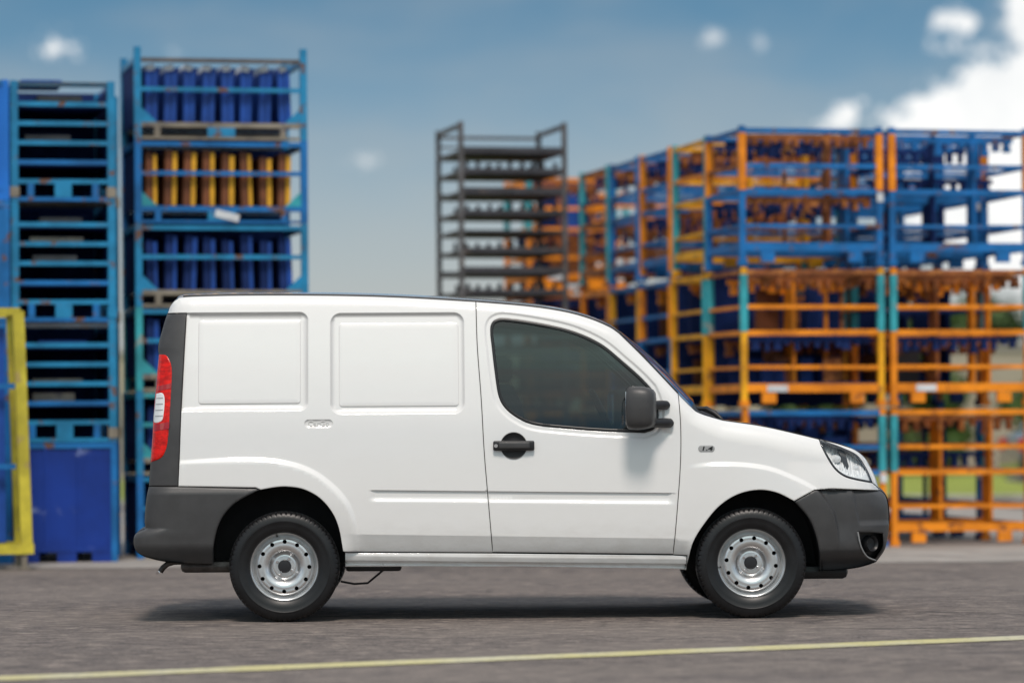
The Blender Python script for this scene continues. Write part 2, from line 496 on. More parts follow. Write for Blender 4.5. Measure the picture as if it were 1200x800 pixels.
def cdt_patch(poly, holes=(), feats=(), grid=0.02, edge_pts=(0.003, 0.008)):
    """triangulated region in the side plane: points (n,2) and triangles"""
    if area(poly) < 0: poly = poly[::-1]
    loops = [resample(poly, 0.014)] + [resample(h, 0.010) for h in holes]
    pts, edges = [], []
    for l in loops:
        b = len(pts); pts += l; edges += [(b + i, b + (i + 1) % len(l)) for i in range(len(l))]
    bound = [np.array(l) for l in loops]
    extra = []
    for e in edge_pts:
        extra += resample(inset(loops[0], e), 0.014)
        for h in holes:
            hh = h if area(h) > 0 else h[::-1]
            extra += resample(inset(hh, -e), 0.011)
    flines = []
    for line, closed, offs in feats:
        L = np.array(resample(line, 0.012, closed)); flines.append((L, closed))
        T = np.roll(L, -1, 0) - np.roll(L, 1, 0)
        if not closed: T[0] = L[1] - L[0]; T[-1] = L[-1] - L[-2]
        T = T / (np.linalg.norm(T, axis=1)[:, None] + 1e-9); N = np.stack([-T[:, 1], T[:, 0]], 1)
        for o in offs: extra += [tuple(q) for q in (L + N * o)]
    a = np.array(loops[0]); lo, hi = a.min(0), a.max(0)
    gx, gz = np.meshgrid(np.arange(lo[0] + grid / 2, hi[0], grid), np.arange(lo[1] + grid / 2, hi[1], grid))
    G = np.stack([gx.ravel(), gz.ravel()], 1)
    for L, closed in flines:
        if len(G): G = G[dist(G, L, closed) > grid * 0.75]
    E = np.array(extra) if extra else np.zeros((0, 2))
    ok = inside(E, loops[0]) if len(E) else np.zeros(0, bool)
    for i, l in enumerate(loops):
        if len(E): ok &= dist(E, l, True) > (0.0018 if grid > 0.004 else grid * 0.3)
        if i and len(E): ok &= ~inside(E, l)
    E = E[ok]
    okg = inside(G, loops[0]) if len(G) else np.zeros(0, bool)
    for i, l in enumerate(loops):
        if len(G): okg &= dist(G, l, True) > grid * 0.5
        if i and len(G): okg &= ~inside(G, l)
    G = G[okg]
    allp = [Vector(p) for p in pts] + [Vector(p) for p in E] + [Vector(p) for p in G]
    vo, eo, fo, *_ = delaunay_2d_cdt(allp, edges, [], 0, 1e-5)
    Q = np.array([(v.x, v.y) for v in vo]); T = np.array([f for f in fo if len(f) == 3])
    C = Q[T].mean(1)
    k = inside(C, loops[0])
    for h in loops[1:]: k &= ~inside(C, h)
    T = T[k]
    a, b, c = Q[T[:, 0]], Q[T[:, 1]], Q[T[:, 2]]
    s = (b[:, 0] - a[:, 0]) * (c[:, 1] - a[:, 1]) - (c[:, 0] - a[:, 0]) * (b[:, 1] - a[:, 1])
    T = T[np.abs(s) > 1e-12]; s = s[np.abs(s) > 1e-12]
    T[s < 0] = T[s < 0][:, ::-1]
    used, inv = np.unique(T, return_inverse=True)
    return Q[used], inv.reshape(T.shape), loops

def patch(name, parent, poly, material, holes=(), feats=(), offset=0.0, extra=None, rim=0.03, roll=(0.005, 0.004), grid=0.02, gap=0.0022, use_relief=True, both=True, env=None, edge_pts=(0.0025, 0.006)):
    """a body panel: the region `poly` of the side laid on the van's envelope, its edges turned in; mirrored on the far side"""
    poly = inset(poly, gap)
    holes = [h if area(h) > 0 else h[::-1] for h in holes]
    Q, T, loops = cdt_patch(poly, holes, feats, grid, edge_pts)
    def height(q):
        y = (env or envelope)(q) + offset
        if use_relief: y = y + relief(q)
        if extra is not None: y = y + extra(q)
        if roll:
            de = np.full(len(q), 1e9)
            for l in loops: de = np.minimum(de, dist(q, l, True))
            y = y - ell(de, roll[0], roll[1])
        return y
    y = height(Q)
    e = 0.0012
    gx = (height(Q + (e, 0)) - height(Q - (e, 0))) / (2 * e)
    gz = (height(Q + (0, e)) - height(Q - (0, e))) / (2 * e)
    N = np.stack([-gx, -np.ones(len(Q)), -gz], 1); N /= np.linalg.norm(N, axis=1)[:, None]
    V = [(q[0], -yy, q[1]) for q, yy in zip(Q, y)]
    F = [tuple(t) for t in T]
    if rim:
        cnt = {}
        for t in T:
            for a, b in ((t[0], t[1]), (t[1], t[2]), (t[2], t[0])): cnt[(a, b)] = 1
        be = [(a, b) for (a, b) in cnt if (b, a) not in cnt]
        m = {}
        def rv(i):
            if i not in m:
                m[i] = len(V); V.append(V[i]); V.append((V[i][0], V[i][1] + rim, V[i][2]))
            return m[i]
        for a, b in be: F.append((rv(b), rv(a), rv(a) + 1, rv(b) + 1))
    me = mesh_of(name, V, F, material, True)
    me.normals_split_custom_set_from_vertices([tuple(n) for n in N] + [(0, 0, 0)] * (len(V) - len(N)))
    o = obj(name, me, parent)
    if both:
        o2 = obj(name, me, parent); o2.scale = (1, -1, 1)
        return o, o2
    return o

van = empty('cargo_van', (-0.018, 0.862, 0), R(1.2))
tag(van, 'white panel cargo van with charcoal bumpers and steel wheels, parked side-on on the asphalt', 'van')

# ---- side-panel outlines
GAPB = cr([(558, 352), (559.5, 405), (564, 467.5), (567.5, 530), (572.5, 590), (577.5, 647.5)])
SILLT = PL([(404, 646.5), (577.5, 647.5), (789.5, 650), (806, 651)])
GAPF = cr([(796, 461), (798.2, 505), (797.6, 545), (794.5, 590), (789.5, 650)])
DPIL = cr([(217, 366), (214.5, 430), (212.5, 480), (211, 530), (209.5, 569.5)])
BUMTOP = PL([(209.5, 569.5), (300, 571)]) + PL([(306, 573.5)])
ARCHR = cr([(306, 573.5), (324, 570.5), (338, 570), (356, 573), (374, 582.5), (388, 598), (396.5, 616.5), (401.5, 643), (404, 661)])
ARCHF = cr([(806, 668), (808, 656), (813, 635), (825.5, 614), (843, 593), (864, 579.5), (888, 574), (910, 577), (931, 587)])
ARCHFB = cr([(931, 587), (948, 607), (957, 628), (962, 652), (964, 670)])
ARCHRB = cr([(306, 573.5), (296, 578), (276.5, 589), (263, 603.5), (255.5, 619), (251, 640), (250, 661)])
def cut(line, u0=None, u1=None, v0=None, v1=None):
    r = []
    for q in line:
        if u0 is not None and q[0] < P(u0, 400)[0] - 1e-6: continue
        if u1 is not None and q[0] > P(u1, 400)[0] + 1e-6: continue
        if v0 is not None and q[1] > P(600, v0)[1]: continue
        if v1 is not None and q[1] < P(600, v1)[1]: continue
        r.append(q)
    return r
roof_back = cr(ROOF[:8]); roof_front = cr(ROOF[7:])
# roofline over the tail, then forward to the door gap
side_poly = join(PL([(193, 366)]), roof_back, GAPB, PL([(577.5, 647.5), (404, 646.5)]), [q for q in ARCHR[::-1] if q[1] > P(404, 646.5)[1]], BUMTOP[::-1], DPIL[::-1], PL([(217, 366.5), (193, 366)]))
OFFS = (-0.014, -0.009, -0.005, -0.002, 0.001, 0.004)
F2 = (-0.006, -0.0035, -0.001, 0.0015, 0.004)
WAVE = (-0.004, 0, 0.004, 0.009, 0.015, 0.022, 0.03)
feats_side = [(rr_line(120, 360.5, 366, 481.5, 10), True, OFFS), (rr_line(232, 352, 375, 473, 4), True, F2),
              (rr_line(387, 544, 366, 484.5, 12), True, OFFS), (rr_line(397, 537.5, 378, 476, 4), True, F2),
              (PL([(426, 574), (568, 575.4)]), False, (-0.006, -0.004, -0.002, 0, 0.003)), (PL([(426, 587), (568, 588.4)]), False, (-0.006, 0, 0.006, 0.012, 0.018)),
              (HAUNCH, False, WAVE + tuple(-v for v in WAVE[2:])), (PL([(404, 625.5), (575, 628)]), False, (-0.006, -0.002, 0, 0.002, 0.006)),
              (rr_line(357, 390, 491.5, 501, 4.6), True, (-0.004, -0.002, 0, 0.002))]
TOPS = ([tuple(q) for q in TOPL], False, (-0.002, -0.006, -0.011, -0.018, -0.027, -0.038, -0.05))
TOPF = ([tuple(q) for q in TOPL], False, (-0.002, -0.006, -0.011, -0.018, -0.027, -0.038, -0.05, -0.065, -0.085, -0.105))
side_n, side_f = patch('side_panel', van, side_poly, M_PAINT, feats=feats_side + [TOPS])
# front door
door_poly = join(roof_front, cr(APIL[:3]), GAPF, PL([(789.5, 649.5), (577.5, 647.0)]), GAPB[::-1])
dish_c = (602, 522)
door_n, door_f = patch('front_door', van, door_poly, M_PAINT, holes=[WIN, circ(602, 522, 15.2)],
    feats=[TOPS, (WIN, True, (0.012, 0.018, 0.024, 0.03, 0.036, -0.012, -0.018, -0.024, -0.03, -0.036)), (PL([(568, 575.4), (788, 577.6)]), False, (-0.006, -0.004, -0.002, 0, 0.003)),
           (PL([(568, 588.4), (788, 590.6)]), False, (-0.006, 0, 0.006, 0.012, 0.018)), (PL([(575, 628), (792, 631)]), False, (-0.006, -0.002, 0, 0.002, 0.006))])
# front wing
LAMP_L = cr([(963, 514.7), (965, 523), (971, 536), (979.5, 549.5), (990, 558), (1004, 562.5), (1025, 566.5)])
FBTOP = PL([(931, 587), (955, 574), (976, 572.6), (1036, 575.5)])
wing_poly = join(cr(APIL[2:]), [q for q in cr(BONN[:4]) if q[0] < P(962.5, 517)[0]], LAMP_L, PL([(1036, 574.8)]), FBTOP[::-1], ARCHF[::-1], PL([(806, 651), (789.5, 650)]), GAPF[::-1])
wing_n, wing_f = patch('front_wing', van, wing_poly, M_PAINT, feats=[TOPF, (FLARE, False, WAVE + tuple(-v for v in WAVE[2:]))])
LAMP_T = cr([(963, 514.7), (976, 519.5), (990, 525), (1007.5, 534), (1018, 549), (1025, 566.5)])
hood_poly = join([q for q in c_bonn if q[0] > P(963.5, 517)[0]], PL([(1036, 574.3)]), PL([(1025, 566.5)]), LAMP_T[::-1])
hood_edge_n, hood_edge_f = patch('bonnet_edge', van, hood_poly, M_PAINT, grid=0.012, feats=[TOPF])
# sill
sill_poly = join(PL([(404, 647), (577.5, 648), (789.5, 650.4), (806, 651.4)]), PL([(806, 669), (790, 667), (600, 664), (404, 664.5)]))
def sill_x(Q):
    zt = np.interp(Q[:, 0], [P(404, 0)[0], P(806, 0)[0]], [P(404, 647)[1], P(806, 651.4)[1]])
    t = (zt - Q[:, 1]) * PXM
    return -0.030 + 0.006 * ss(1, 5, t) - 0.020 * ss(9.5, 12, t) + 0.012 * ss(13.5, 15, t)
patch('sill', van, sill_poly, M_PAINT, extra=sill_x, use_relief=False, grid=0.016, rim=0.12,
      feats=[(PL([(404, 647 + k), (806, 651.4 + k)]), False, (0,)) for k in (2.5, 5, 9, 10, 11, 12, 13.3, 14.3, 15.2)], roll=(0.006, 0.006))
# charcoal tail trim, rear bumper, front bumper
tail_poly = join(PL([(217, 366.5)]), PL([(193.5, 366.5)]), c_rear, PL([(209.5, 569.5)]), DPIL[::-1])
TL = join(cr([(184, 414.5), (193, 415.5), (199, 423), (201.5, 435), (201, 455), (199.5, 485), (197.5, 515), (194, 529), (188, 537), (174.5, 542)]), PL([(174.5, 541), (176, 515), (178, 480), (181, 440), (183, 416)]))
patch('tail_trim', van, tail_poly, M_PLAST, holes=[], offset=0.002, use_relief=False, grid=0.012)
rb_poly = join(c_rbum, c_rlip, PL([(250, 661)]), ARCHRB[::-1], BUMTOP[::-1], PL([(172, 569.5)]))
def rb_x(Q):
    v = 727 - Q[:, 1] * PXM
    a = 0.010 + 0.004 * ss(P(0, 618)[1], P(0, 626)[1], Q[:, 1]) * ss(P(225, 0)[0], P(160, 0)[0], Q[:, 0])
    a = a + 0.012 * ss(P(0, 571)[1], P(0, 581)[1], Q[:, 1])
    return a - 0.045 * ss(P(0, 638)[1], P(0, 664)[1], Q[:, 1])
patch('rear_bumper', van, rb_poly, M_PLAST, extra=rb_x, use_relief=False, grid=0.014, rim=0.06,
      feats=[(PL([(165, 619), (248, 624)]), False, (-0.012, -0.006, 0, 0.006, 0.012)), (PL([(172, 581), (290, 581)]), False, (-0.006, 0.0, 0.006, 0.02, 0.035))], roll=(0.008, 0.008))
fb_poly = join(FBTOP, c_fbum, c_fbot, ARCHFB[::-1])
FOG = join(cr([(1006, 624), (1010, 640), (1018, 652), (1029, 657.5)]), cr([(1029, 657.5), (1036, 645), (1037, 636), (1036, 626)]), PL([(1020, 624.5), (1006, 624)]))
BREG = BCREASE + PL([(1100, 650), (1100, 574)])
def fb_x(Q):
    o = np.full(len(Q), 0.012)
    d = dist(Q, BCREASE); ins = inside(Q, BREG)
    o -= 0.026 * ss(0, 0.017, d) * ins * ss(P(0, 655)[1], P(0, 615)[1], Q[:, 1])
    # the centre bar is set back below the leading edge
    lead = PL([(998, 573), (1002, 600), (1008, 624)])
    d2 = Q[:, 0] - np.interp(Q[:, 1], [q[1] for q in lead[::-1]], [q[0] for q in lead[::-1]])
    o -= 0.018 * ss(0.0, 0.02, d2) * ss(P(0, 624)[1], P(0, 618)[1], Q[:, 1])
    return o - 0.05 * ss(P(0, 650)[1], P(0, 674)[1], Q[:, 1])
patch('front_bumper', van, fb_poly, M_PLAST, holes=[FOG], extra=fb_x, use_relief=False, grid=0.013, rim=0.06, roll=(0.008, 0.008),
      feats=[(BCREASE, False, (-0.02, -0.013, -0.007, -0.002, 0.003, 0.007, 0.013, 0.02)), (PL([(998, 573), (1002, 600), (1008, 624)]), False, (-0.02, -0.01, -0.004, 0, 0.006))])
def fogcup(Q):
    c = P(1021, 638)
    return -0.075 + 0.0 * Q[:, 0]
fogs = patch('fog_lamp_recess', van, inset(FOG, -0.012), M_BLACK, extra=fogcup, use_relief=False, rim=0, grid=0.012, roll=None, gap=0)
for sgn in (-1, 1):
    c = P(1021, 638)
    yv = float(envelope(np.array([c]))[0])
    fl = obj('fog_lamp', lathe_mesh('fog_lamp', [(0.0, 0.0), (0.030, 0.002), (0.034, 0.012), (0.042, 0.02), (0.046, 0.012), (0.046, -0.03)], M_BLACK, 32), van)
    fl.location = (c[0] + 0.004, sgn * (yv - 0.055), c[1])
    fl.rotation_euler = (0, 0, R(42) if sgn < 0 else R(138)) if sgn < 0 else (0, 0, R(-42))
    if sgn < 0: fl.rotation_euler = (0, 0, R(180 + 38))
# fog-lamp trim: bright edge of the scoop
edge = cr([(1005, 624), (1009, 641), (1017, 653), (1029, 658.5)])
for sgn in (-1, 1):
    q = np.array(edge); ye = envelope(q) + 0.014
    pth = [(a[0], sgn * b, a[1]) for a, b in zip(q, ye)]
    obj('scoop_edge', tube_mesh('scoop_edge', pth, 0.0045, M_BADGE, 8), van)

# dark inner shell behind every panel gap
shell_poly = join(PL([(200, 372)]), cr([(217, 352), (390, 350), (558, 357), (640, 366), (700, 383)]), PL([(790, 466), (840, 498), (948, 519), (956, 540), (952, 566), (938, 576)]), [q for q in ARCHF[::-1]], PL([(800, 655), (410, 652)]), ARCHR[::-1], PL([(290, 577), (215, 560), (195, 500)]))
patch('inner_shell', van, inset(shell_poly, 0.01), M_DARK, holes=[inset(WIN, -0.004), circ(602, 522, 17)], offset=-0.036, use_relief=False, rim=0, roll=None, grid=0.05, gap=0)

# ---- window glass and seal, door handle, badges
def child_patch(name, parent_pair, *a, **k):
    o = patch(name, parent_pair[0], *a, both=False, **k)
    o2 = obj(name, o.data, parent_pair[1])       # parent is mirrored already
    return o, o2
doors = (door_n, door_f)
child_patch('window_glass', doors, WIN, M_GLASS, offset=-0.016, use_relief=False, rim=0, roll=None, grid=0.03, gap=-0.003)
child_patch('window_seal', doors, inset(WIN, -0.001), M_SEAL, holes=[inset(WIN, 0.0165)], offset=-0.004, use_relief=False, rim=0.02, roll=(0.008, 0.006), grid=0.05, gap=0, edge_pts=(0.003, 0.006))
child_patch('handle_dish', doors, circ(602, 522, 15.4), M_PLAST, offset=0.0, use_relief=False, rim=0.01, roll=None, grid=0.008, gap=-0.001,
            extra=lambda Q: -0.026 * (1 - np.clip(((Q[:, 0] - P(602, 522)[0]) ** 2 + (Q[:, 1] - P(602, 522)[1]) ** 2) / (15.4 / PXM) ** 2, 0, 1) ** 2) + 0.004)
def at(u, v, off=0.0):
    q = P(u, v)
    wv = float((envelope(np.array([q])) + relief(np.array([q])))[0])
    return Vector((q[0], -(wv + off), q[1]))
hm = rbox_mesh('door_handle', (0.226, 0.022, 0.054), 0.009, M_BLACK, 3)
hb = rbox_mesh('grip', (0.17, 0.012, 0.034), 0.005, M_PLAST, 3)
kl = lathe_mesh('lock_cylinder', [(0, -0.004), (0.010, -0.004), (0.011, 0.0), (0.011, 0.006)], M_CHROME, 20)
for dr in doors:
    h = obj('door_handle', hm, dr); h.location = at(602, 522, 0.016)
    g = obj('grip', hb, h); g.location = (0.002, -0.013, 0.002)
    k = obj('lock_cylinder', kl, h); k.location = (-0.098, -0.011, 0)
M_PEN = mat('embossed_letter', (0.66, 0.655, 0.645), 0.45)
cm = text_mesh('CarGo', 0.043, 0.0022, M_PEN)
for pn in (side_n, side_f):
    t = obj('badge_lettering', cm, pn); t.location = at(373.5, 496.2, -0.0045 + 0.0055); t.rotation_euler = (R(90), 0, 0); t.scale = (0.98, 1.0, 1)
    if pn is side_f: t.scale = (-0.98, 1.0, 1)
M_LET = mat('badge_black', (0.012, 0.012, 0.012), 0.4)
bm14 = text_mesh('1.4', 0.036, 0.002, M_LET, 0.15)
bpair = child_patch('badge', (wing_n, wing_f), rr_line(818.5, 838, 521.6, 529.4, 3.8), M_BADGE, offset=0.004, use_relief=False, rim=0.006, roll=(0.004, 0.003), grid=0.01, gap=0)
for bo, sx in zip(bpair, (1, -1)):
    t = obj('badge_lettering', bm14, bo); t.location = at(828.3, 525.5, 0.0045); t.rotation_euler = (R(90), 0, 0); t.scale = (1.5 * sx, 0.85, 1)

# ---- tail lamps and headlamps
tl_pair = patch('tail_lamp', van, TL, M_RED, offset=0.007, use_relief=False, rim=0.02, grid=0.01, roll=(0.010, 0.007), gap=0.001)
rev = cr([(181, 461), (189, 460), (192.5, 466), (192, 482), (189, 493), (178.5, 494), (179.5, 476), (181, 461)])[:-1]
child_patch('reversing_lens', tl_pair, rev, M_WLENS, offset=0.0095, use_relief=False, rim=0.01, grid=0.01, roll=(0.006, 0.004), gap=0)
child_patch('reflector_band', tl_pair, PL([(179.5, 497), (199, 494), (198.5, 502), (179, 505)]), M_REDD, offset=0.0088, use_relief=False, rim=0.005, grid=0.01, roll=None, gap=0)
child_patch('reflector_band', tl_pair, PL([(183.5, 452), (200.5, 449), (200.4, 455), (183, 458)]), M_REDD, offset=0.0088, use_relief=False, rim=0.005, grid=0.01, roll=None, gap=0)
for k in range(4):
    v = 466 + k * 7
    child_patch('lens_rib', tl_pair, PL([(181.5 - k * .5, v), (190.5, v - .5), (190.5, v + 0.5), (181.4 - k * .5, v + 1.0)]), M_BADGE, offset=0.0112, use_relief=False, rim=0.004, grid=0.01, roll=None, gap=0)
HL = join(LAMP_L, LAMP_T[::-1])
hl_pair = patch('headlamp', van, inset(HL, 0.0005), M_LENS, offset=-0.001, use_relief=False, rim=0, roll=(0.008, 0.005), grid=0.01, gap=0.001)
M_REFL = mat('lamp_reflector', (0.86, 0.87, 0.88), 0.25, metal=0.05)
def bowl(Q):
    o = np.full(len(Q), -0.028)
    for u, v, r, dp in ((1003, 549, 14, 0.022), (984, 538, 11, 0.022), (1013, 556, 7, 0.012)):
        c = P(u, v); d = np.hypot(Q[:, 0] - c[0], Q[:, 1] - c[1]) * PXM
        o = o - dp * np.clip(1 - (d / r) ** 2, 0, 1)
    de = dist(Q, HL, True)
    o = o + (P(995, 545)[1] - Q[:, 1]) * 0.55
    o = o + 0.006 * np.sin(Q[:, 0] * 520)
    return np.minimum(o, -0.010) + 0.03 * ss(0.014, 0.0, de) * (o < -0.03)
child_patch('reflector', hl_pair, inset(HL, 0.001), M_REFL, extra=bowl, use_relief=False, rim=0, roll=None, grid=0.007, gap=0, edge_pts=(0.004, 0.009, 0.015, 0.021))
child_patch('lamp_surround', hl_pair, inset(HL, -0.001), M_BLACK, holes=[inset(HL, 0.010)], offset=-0.0035, use_relief=False, rim=0.03, roll=None, grid=0.05, gap=0, edge_pts=())
child_patch('lamp_divider', hl_pair, PL([(985, 527), (992, 527), (997, 546), (993, 559), (988, 557), (991, 545)]), M_PLAST, offset=-0.028, use_relief=False, rim=0.04, roll=(0.006, 0.006), grid=0.008, gap=0)
blb = lathe_mesh('bulb_cap', [(0.0, -0.02), (0.018, -0.016), (0.024, 0.0), (0.024, 0.03)], M_WLENS, 24)
for pr in hl_pair:
    for u, v in ((1004, 549), (983, 538)):
        k = obj('bulb_cap', blb, pr); k.location = at(u, v, -0.045); k.rotation_euler = (0, 0, R(25))

# ---- caps that close the shell across the van: roof, windscreen, bonnet, nose, tail
def cap(name, line, crown, material, rows=18, power=2.4, lap=0.0, thick=None):
    L = np.array(line); wv = envelope(L) + lap
    Tn = np.gradient(L, axis=0); Tn /= np.linalg.norm(Tn, axis=1)[:, None] + 1e-9
    N = np.stack([-Tn[:, 1], Tn[:, 0]], 1)
    V, F = [], []
    cw = crown if hasattr(crown, '__len__') else [crown] * len(L)
    for i in range(len(L)):
        for j in range(rows + 1):
            t = -1 + 2 * j / rows
            t = math.sin(t * math.pi / 2)
            k = cw[i] * (1 - abs(t) ** power)
            V.append((L[i][0] + N[i][0] * k, wv[i] * t, L[i][1] + N[i][1] * k))
    for i in range(len(L) - 1):
        for j in range(rows):
            a = i * (rows + 1) + j
            F.append((a, a + rows + 1, a + rows + 2, a + 1))
    return obj(name, mesh_of(name, V, F, material, True, 60), van)
def crown(line, a, b, c):
    n = len(line); return [np.interp(i / (n - 1), (0, 0.5, 1), (a, b, c)) for i in range(n)]
cap('roof', c_roof, [0.0 if i < 4 else 0.036 * min(1, (i - 4) / 14) for i in range(len(c_roof))], M_PAINT)
ws_line = cr([(727, 389.5), (757, 419.5), (796, 461), (812, 477)])
cap('windscreen', ws_line, crown(ws_line, 0.040, 0.074, 0.070), M_WSCREEN)
cowl = cr([(812, 477), (822, 484), (848, 492)])
cap('cowl_panel', cowl, crown(cowl, 0.064, 0.040, 0.016), M_BLACK)
cap('bonnet', c_bonn, crown(c_bonn, 0.012, 0.014, 0.02), M_PAINT)
cap('front_fascia', join(c_fbum, c_fbot), crown(join(c_fbum, c_fbot), 0.03, 0.03, 0.0), M_PLAST)
tail_line = join(c_rear[::-1], PL([(193, 364)]))
cap('rear_door', tail_line, crown(tail_line, 0.012, 0.015, 0.0), M_PAINT)
bl = join(c_rlip[::-1], c_rbum[::-1])
cap('rear_bumper_beam', bl, 0.015, M_PLAST)
# black gutter strip along each roof edge and the bonnet shut line
for sgn in (-1, 1):
    L = np.array(resample(cut(c_roof, u0=212) + c_apil[:17], 0.02, False)); yv = envelope(L) + 0.002
    obj('roof_gutter', tube_mesh('roof_gutter', [(q[0], sgn * y, q[1] + 0.001) for q, y in zip(L, yv)], 0.0065, M_SEAL, 8), van)
    L = np.array(resample(cut(c_bonn, u1=1000), 0.03, False)); yv = envelope(L) + 0.001
    obj('bonnet_seam', tube_mesh('bonnet_seam', [(q[0], sgn * y, q[1] - 0.0) for q, y in zip(L, yv)], 0.004, M_DARK, 6), van)

# ---- wipers and cowl pieces
wp = [P(820, 480), P(832, 481), P(842, 486), P(850, 491)]
for yy in (-0.62, -0.25, 0.15):
    wo_ = obj('wiper', tube_mesh('wiper', [(wp[0][0] - .01, yy + .03, wp[0][1] + .006), (wp[1][0], yy, wp[1][1] + .012), (wp[2][0], yy - .02, wp[2][1] + .008), (wp[3][0] - .005, yy - .05, wp[3][1] + .002)], [0.008, 0.014, 0.016, 0.010], M_BLACK, 8), van)
# ---- mirrors
def mirror_mesh():
    rings = []
    for t, sx, sz in [(-0.082, .80, .80), (-0.080, .93, .93), (-0.07, 1.0, 1.0), (-0.035, 1.03, 1.02), (0.0, 1.0, 1.0), (0.03, .93, .95), (0.052, .80, .87), (0.064, .6, .74), (0.068, .3, .5)]:
        ring = []
        for k in range(28):
            a = 2 * math.pi * k / 28
            ca, sa = math.cos(a), math.sin(a)
            ex = 2 / 3.6
            ring.append((t, 0.088 * sx * math.copysign(abs(ca) ** ex, ca), 0.117 * sz * math.copysign(abs(sa) ** ex, sa)))
        rings.append(ring)
    return loft_mesh('door_mirror', rings, M_PLAST, True, True, 50)
mm = mirror_mesh()
mg = rbox_mesh('mirror_glass', (0.004, 0.125, 0.18), 0.0015, M_CHROME, 2)
for sgn in (-1, 1):
    c = at(753.5, 478)
    mo = obj('door_mirror', mm, van); mo.location = (c.x - 0.006, sgn * 0.985, c.z); mo.rotation_euler = (0, 0, R(-14) * -sgn)
    g = obj('mirror_glass', mg, mo); g.location = (-0.083, 0, 0)
    for (u, v, r0, u2) in ((778, 474.5, 0.026, 760), (782, 495.5, 0.0275, 760)):
        a = at(u, v, -0.004); b = at(u2, v)
        me = tube_mesh('mirror_arm', [(a.x + 0.026, sgn * (abs(a.y) - 0.01), a.z), (a.x + 0.014, sgn * (abs(a.y) + 0.018), a.z), (a.x - 0.012, sgn * (abs(a.y) + 0.032), a.z + 0.001), (b.x, sgn * 0.955, b.z)], [r0 * .55, r0 * .95, r0, r0 * .9], M_BLACK, 14)
        obj('mirror_arm', me, van)

# ---- wheels
def tyre_mesh():
    prof = [(0.186, 0.062), (0.192, 0.075), (0.205, 0.083), (0.225, 0.0875), (0.245, 0.0885), (0.247, 0.0897), (0.252, 0.0895), (0.254, 0.0875), (0.266, 0.0855), (0.278, 0.0815), (0.2865, 0.0768), (0.293, 0.0715), (0.2985, 0.0640),
            (0.3005, 0.055), (0.3017, 0.042), (0.2945, 0.0412), (0.2945, 0.0352), (0.3022, 0.0345), (0.3030, 0.0165), (0.2955, 0.0158), (0.2955, 0.010), (0.3032, 0.0092)]
    prof = prof + [(r, -y) for r, y in prof[::-1]]
    prof = [(r * 0.304 / 0.3032, -y) for r, y in prof]
    n = 64 * 8; k = len(prof)
    shoulder = {11: 0.0040, 12: 0.0062, 13: 0.006, 14: 0.0055, 10: 0.002}
    def mod(i, j):
        jj = min(j, k - 1 - j)
        ph = i % 8
        if jj in shoulder and ph in (0, 1): return shoulder[jj]
        return 0.0
    return lathe_mesh('tyre', prof, M_RUBBER, n, 30, mod)
def herm(v, xs, ys):
    xs, ys = np.array(xs, float), np.array(ys, float); m = np.gradient(ys, xs)
    i = np.clip(np.searchsorted(xs, v) - 1, 0, len(xs) - 2); h = xs[i + 1] - xs[i]; t = np.clip((v - xs[i]) / h, 0, 1)
    return (2 * t ** 3 - 3 * t ** 2 + 1) * ys[i] + (t ** 3 - 2 * t ** 2 + t) * h * m[i] + (-2 * t ** 3 + 3 * t ** 2) * ys[i + 1] + (t ** 3 - t ** 2) * h * m[i + 1]
def disc_mesh():
    def ring(r, n, cx=0, cz=0): return [(cx + r * math.cos(2 * math.pi * i / n), cz + r * math.sin(2 * math.pi * i / n)) for i in range(n)]
    holes = [ring(0.0115, 16, 0.1365 * math.cos(R(15 + 30 * k)), 0.1365 * math.sin(R(15 + 30 * k))) for k in range(12)]
    rr = [0.012, 0.024, 0.036] + [0.045 + 0.0045 * k for k in range(18)] + [0.126, 0.1305, 0.135, 0.1395, 0.144, 0.149, 0.1545, 0.159, 0.1625]
    feats = [(ring(r_, 96 if r_ > 0.03 else 24), True, (0,)) for r_ in rr]
    for k in range(12): feats.append((ring(0.0145, 14, 0.1365 * math.cos(R(15 + 30 * k)), 0.1365 * math.sin(R(15 + 30 * k))), True, (0,)))
    Q, T, _ = cdt_patch(ring(0.166, 96), holes, feats, 0.5, ())
    r = np.hypot(Q[:, 0], Q[:, 1])
    prof_ = lambda rr_: herm(rr_, [0, 0.052, 0.060, 0.065, 0.074, 0.086, 0.099, 0.112, 0.126, 0.147, 0.153, 0.158, 0.166], [-0.043, -0.043, -0.0435, -0.046, -0.034, -0.019, -0.0095, -0.006, -0.006, -0.008, -0.012, -0.022, -0.042])
    f = prof_(r)
    V = [(q[0], -v, q[1]) for q, v in zip(Q, f)]; F = [tuple(t) for t in T]
    df = (prof_(r + 0.0015) - prof_(r - 0.0015)) / 0.003
    rs = np.maximum(r, 1e-4)
    N = np.stack([-df * Q[:, 0] / rs, -np.ones(len(Q)), -df * Q[:, 1] / rs], 1); N /= np.linalg.norm(N, axis=1)[:, None]
    cnt = {(a, b) for t in T for a, b in ((t[0], t[1]), (t[1], t[2]), (t[2], t[0]))}
    m = {}
    def rv(i):
        if i not in m: m[i] = len(V); V.append(V[i]); V.append((V[i][0], V[i][1] + 0.012, V[i][2]))
        return m[i]
    for a, b in list(cnt):
        if (b, a) not in cnt: F.append((rv(b), rv(a), rv(a) + 1, rv(b) + 1))
    me = mesh_of('wheel_disc', V, F, M_STEEL, True)
    me.normals_split_custom_set_from_vertices([tuple(n) for n in N] + [(0, 0, 0)] * (len(V) - len(N)))
    return me
t_me, d_me = tyre_mesh(), disc_mesh()
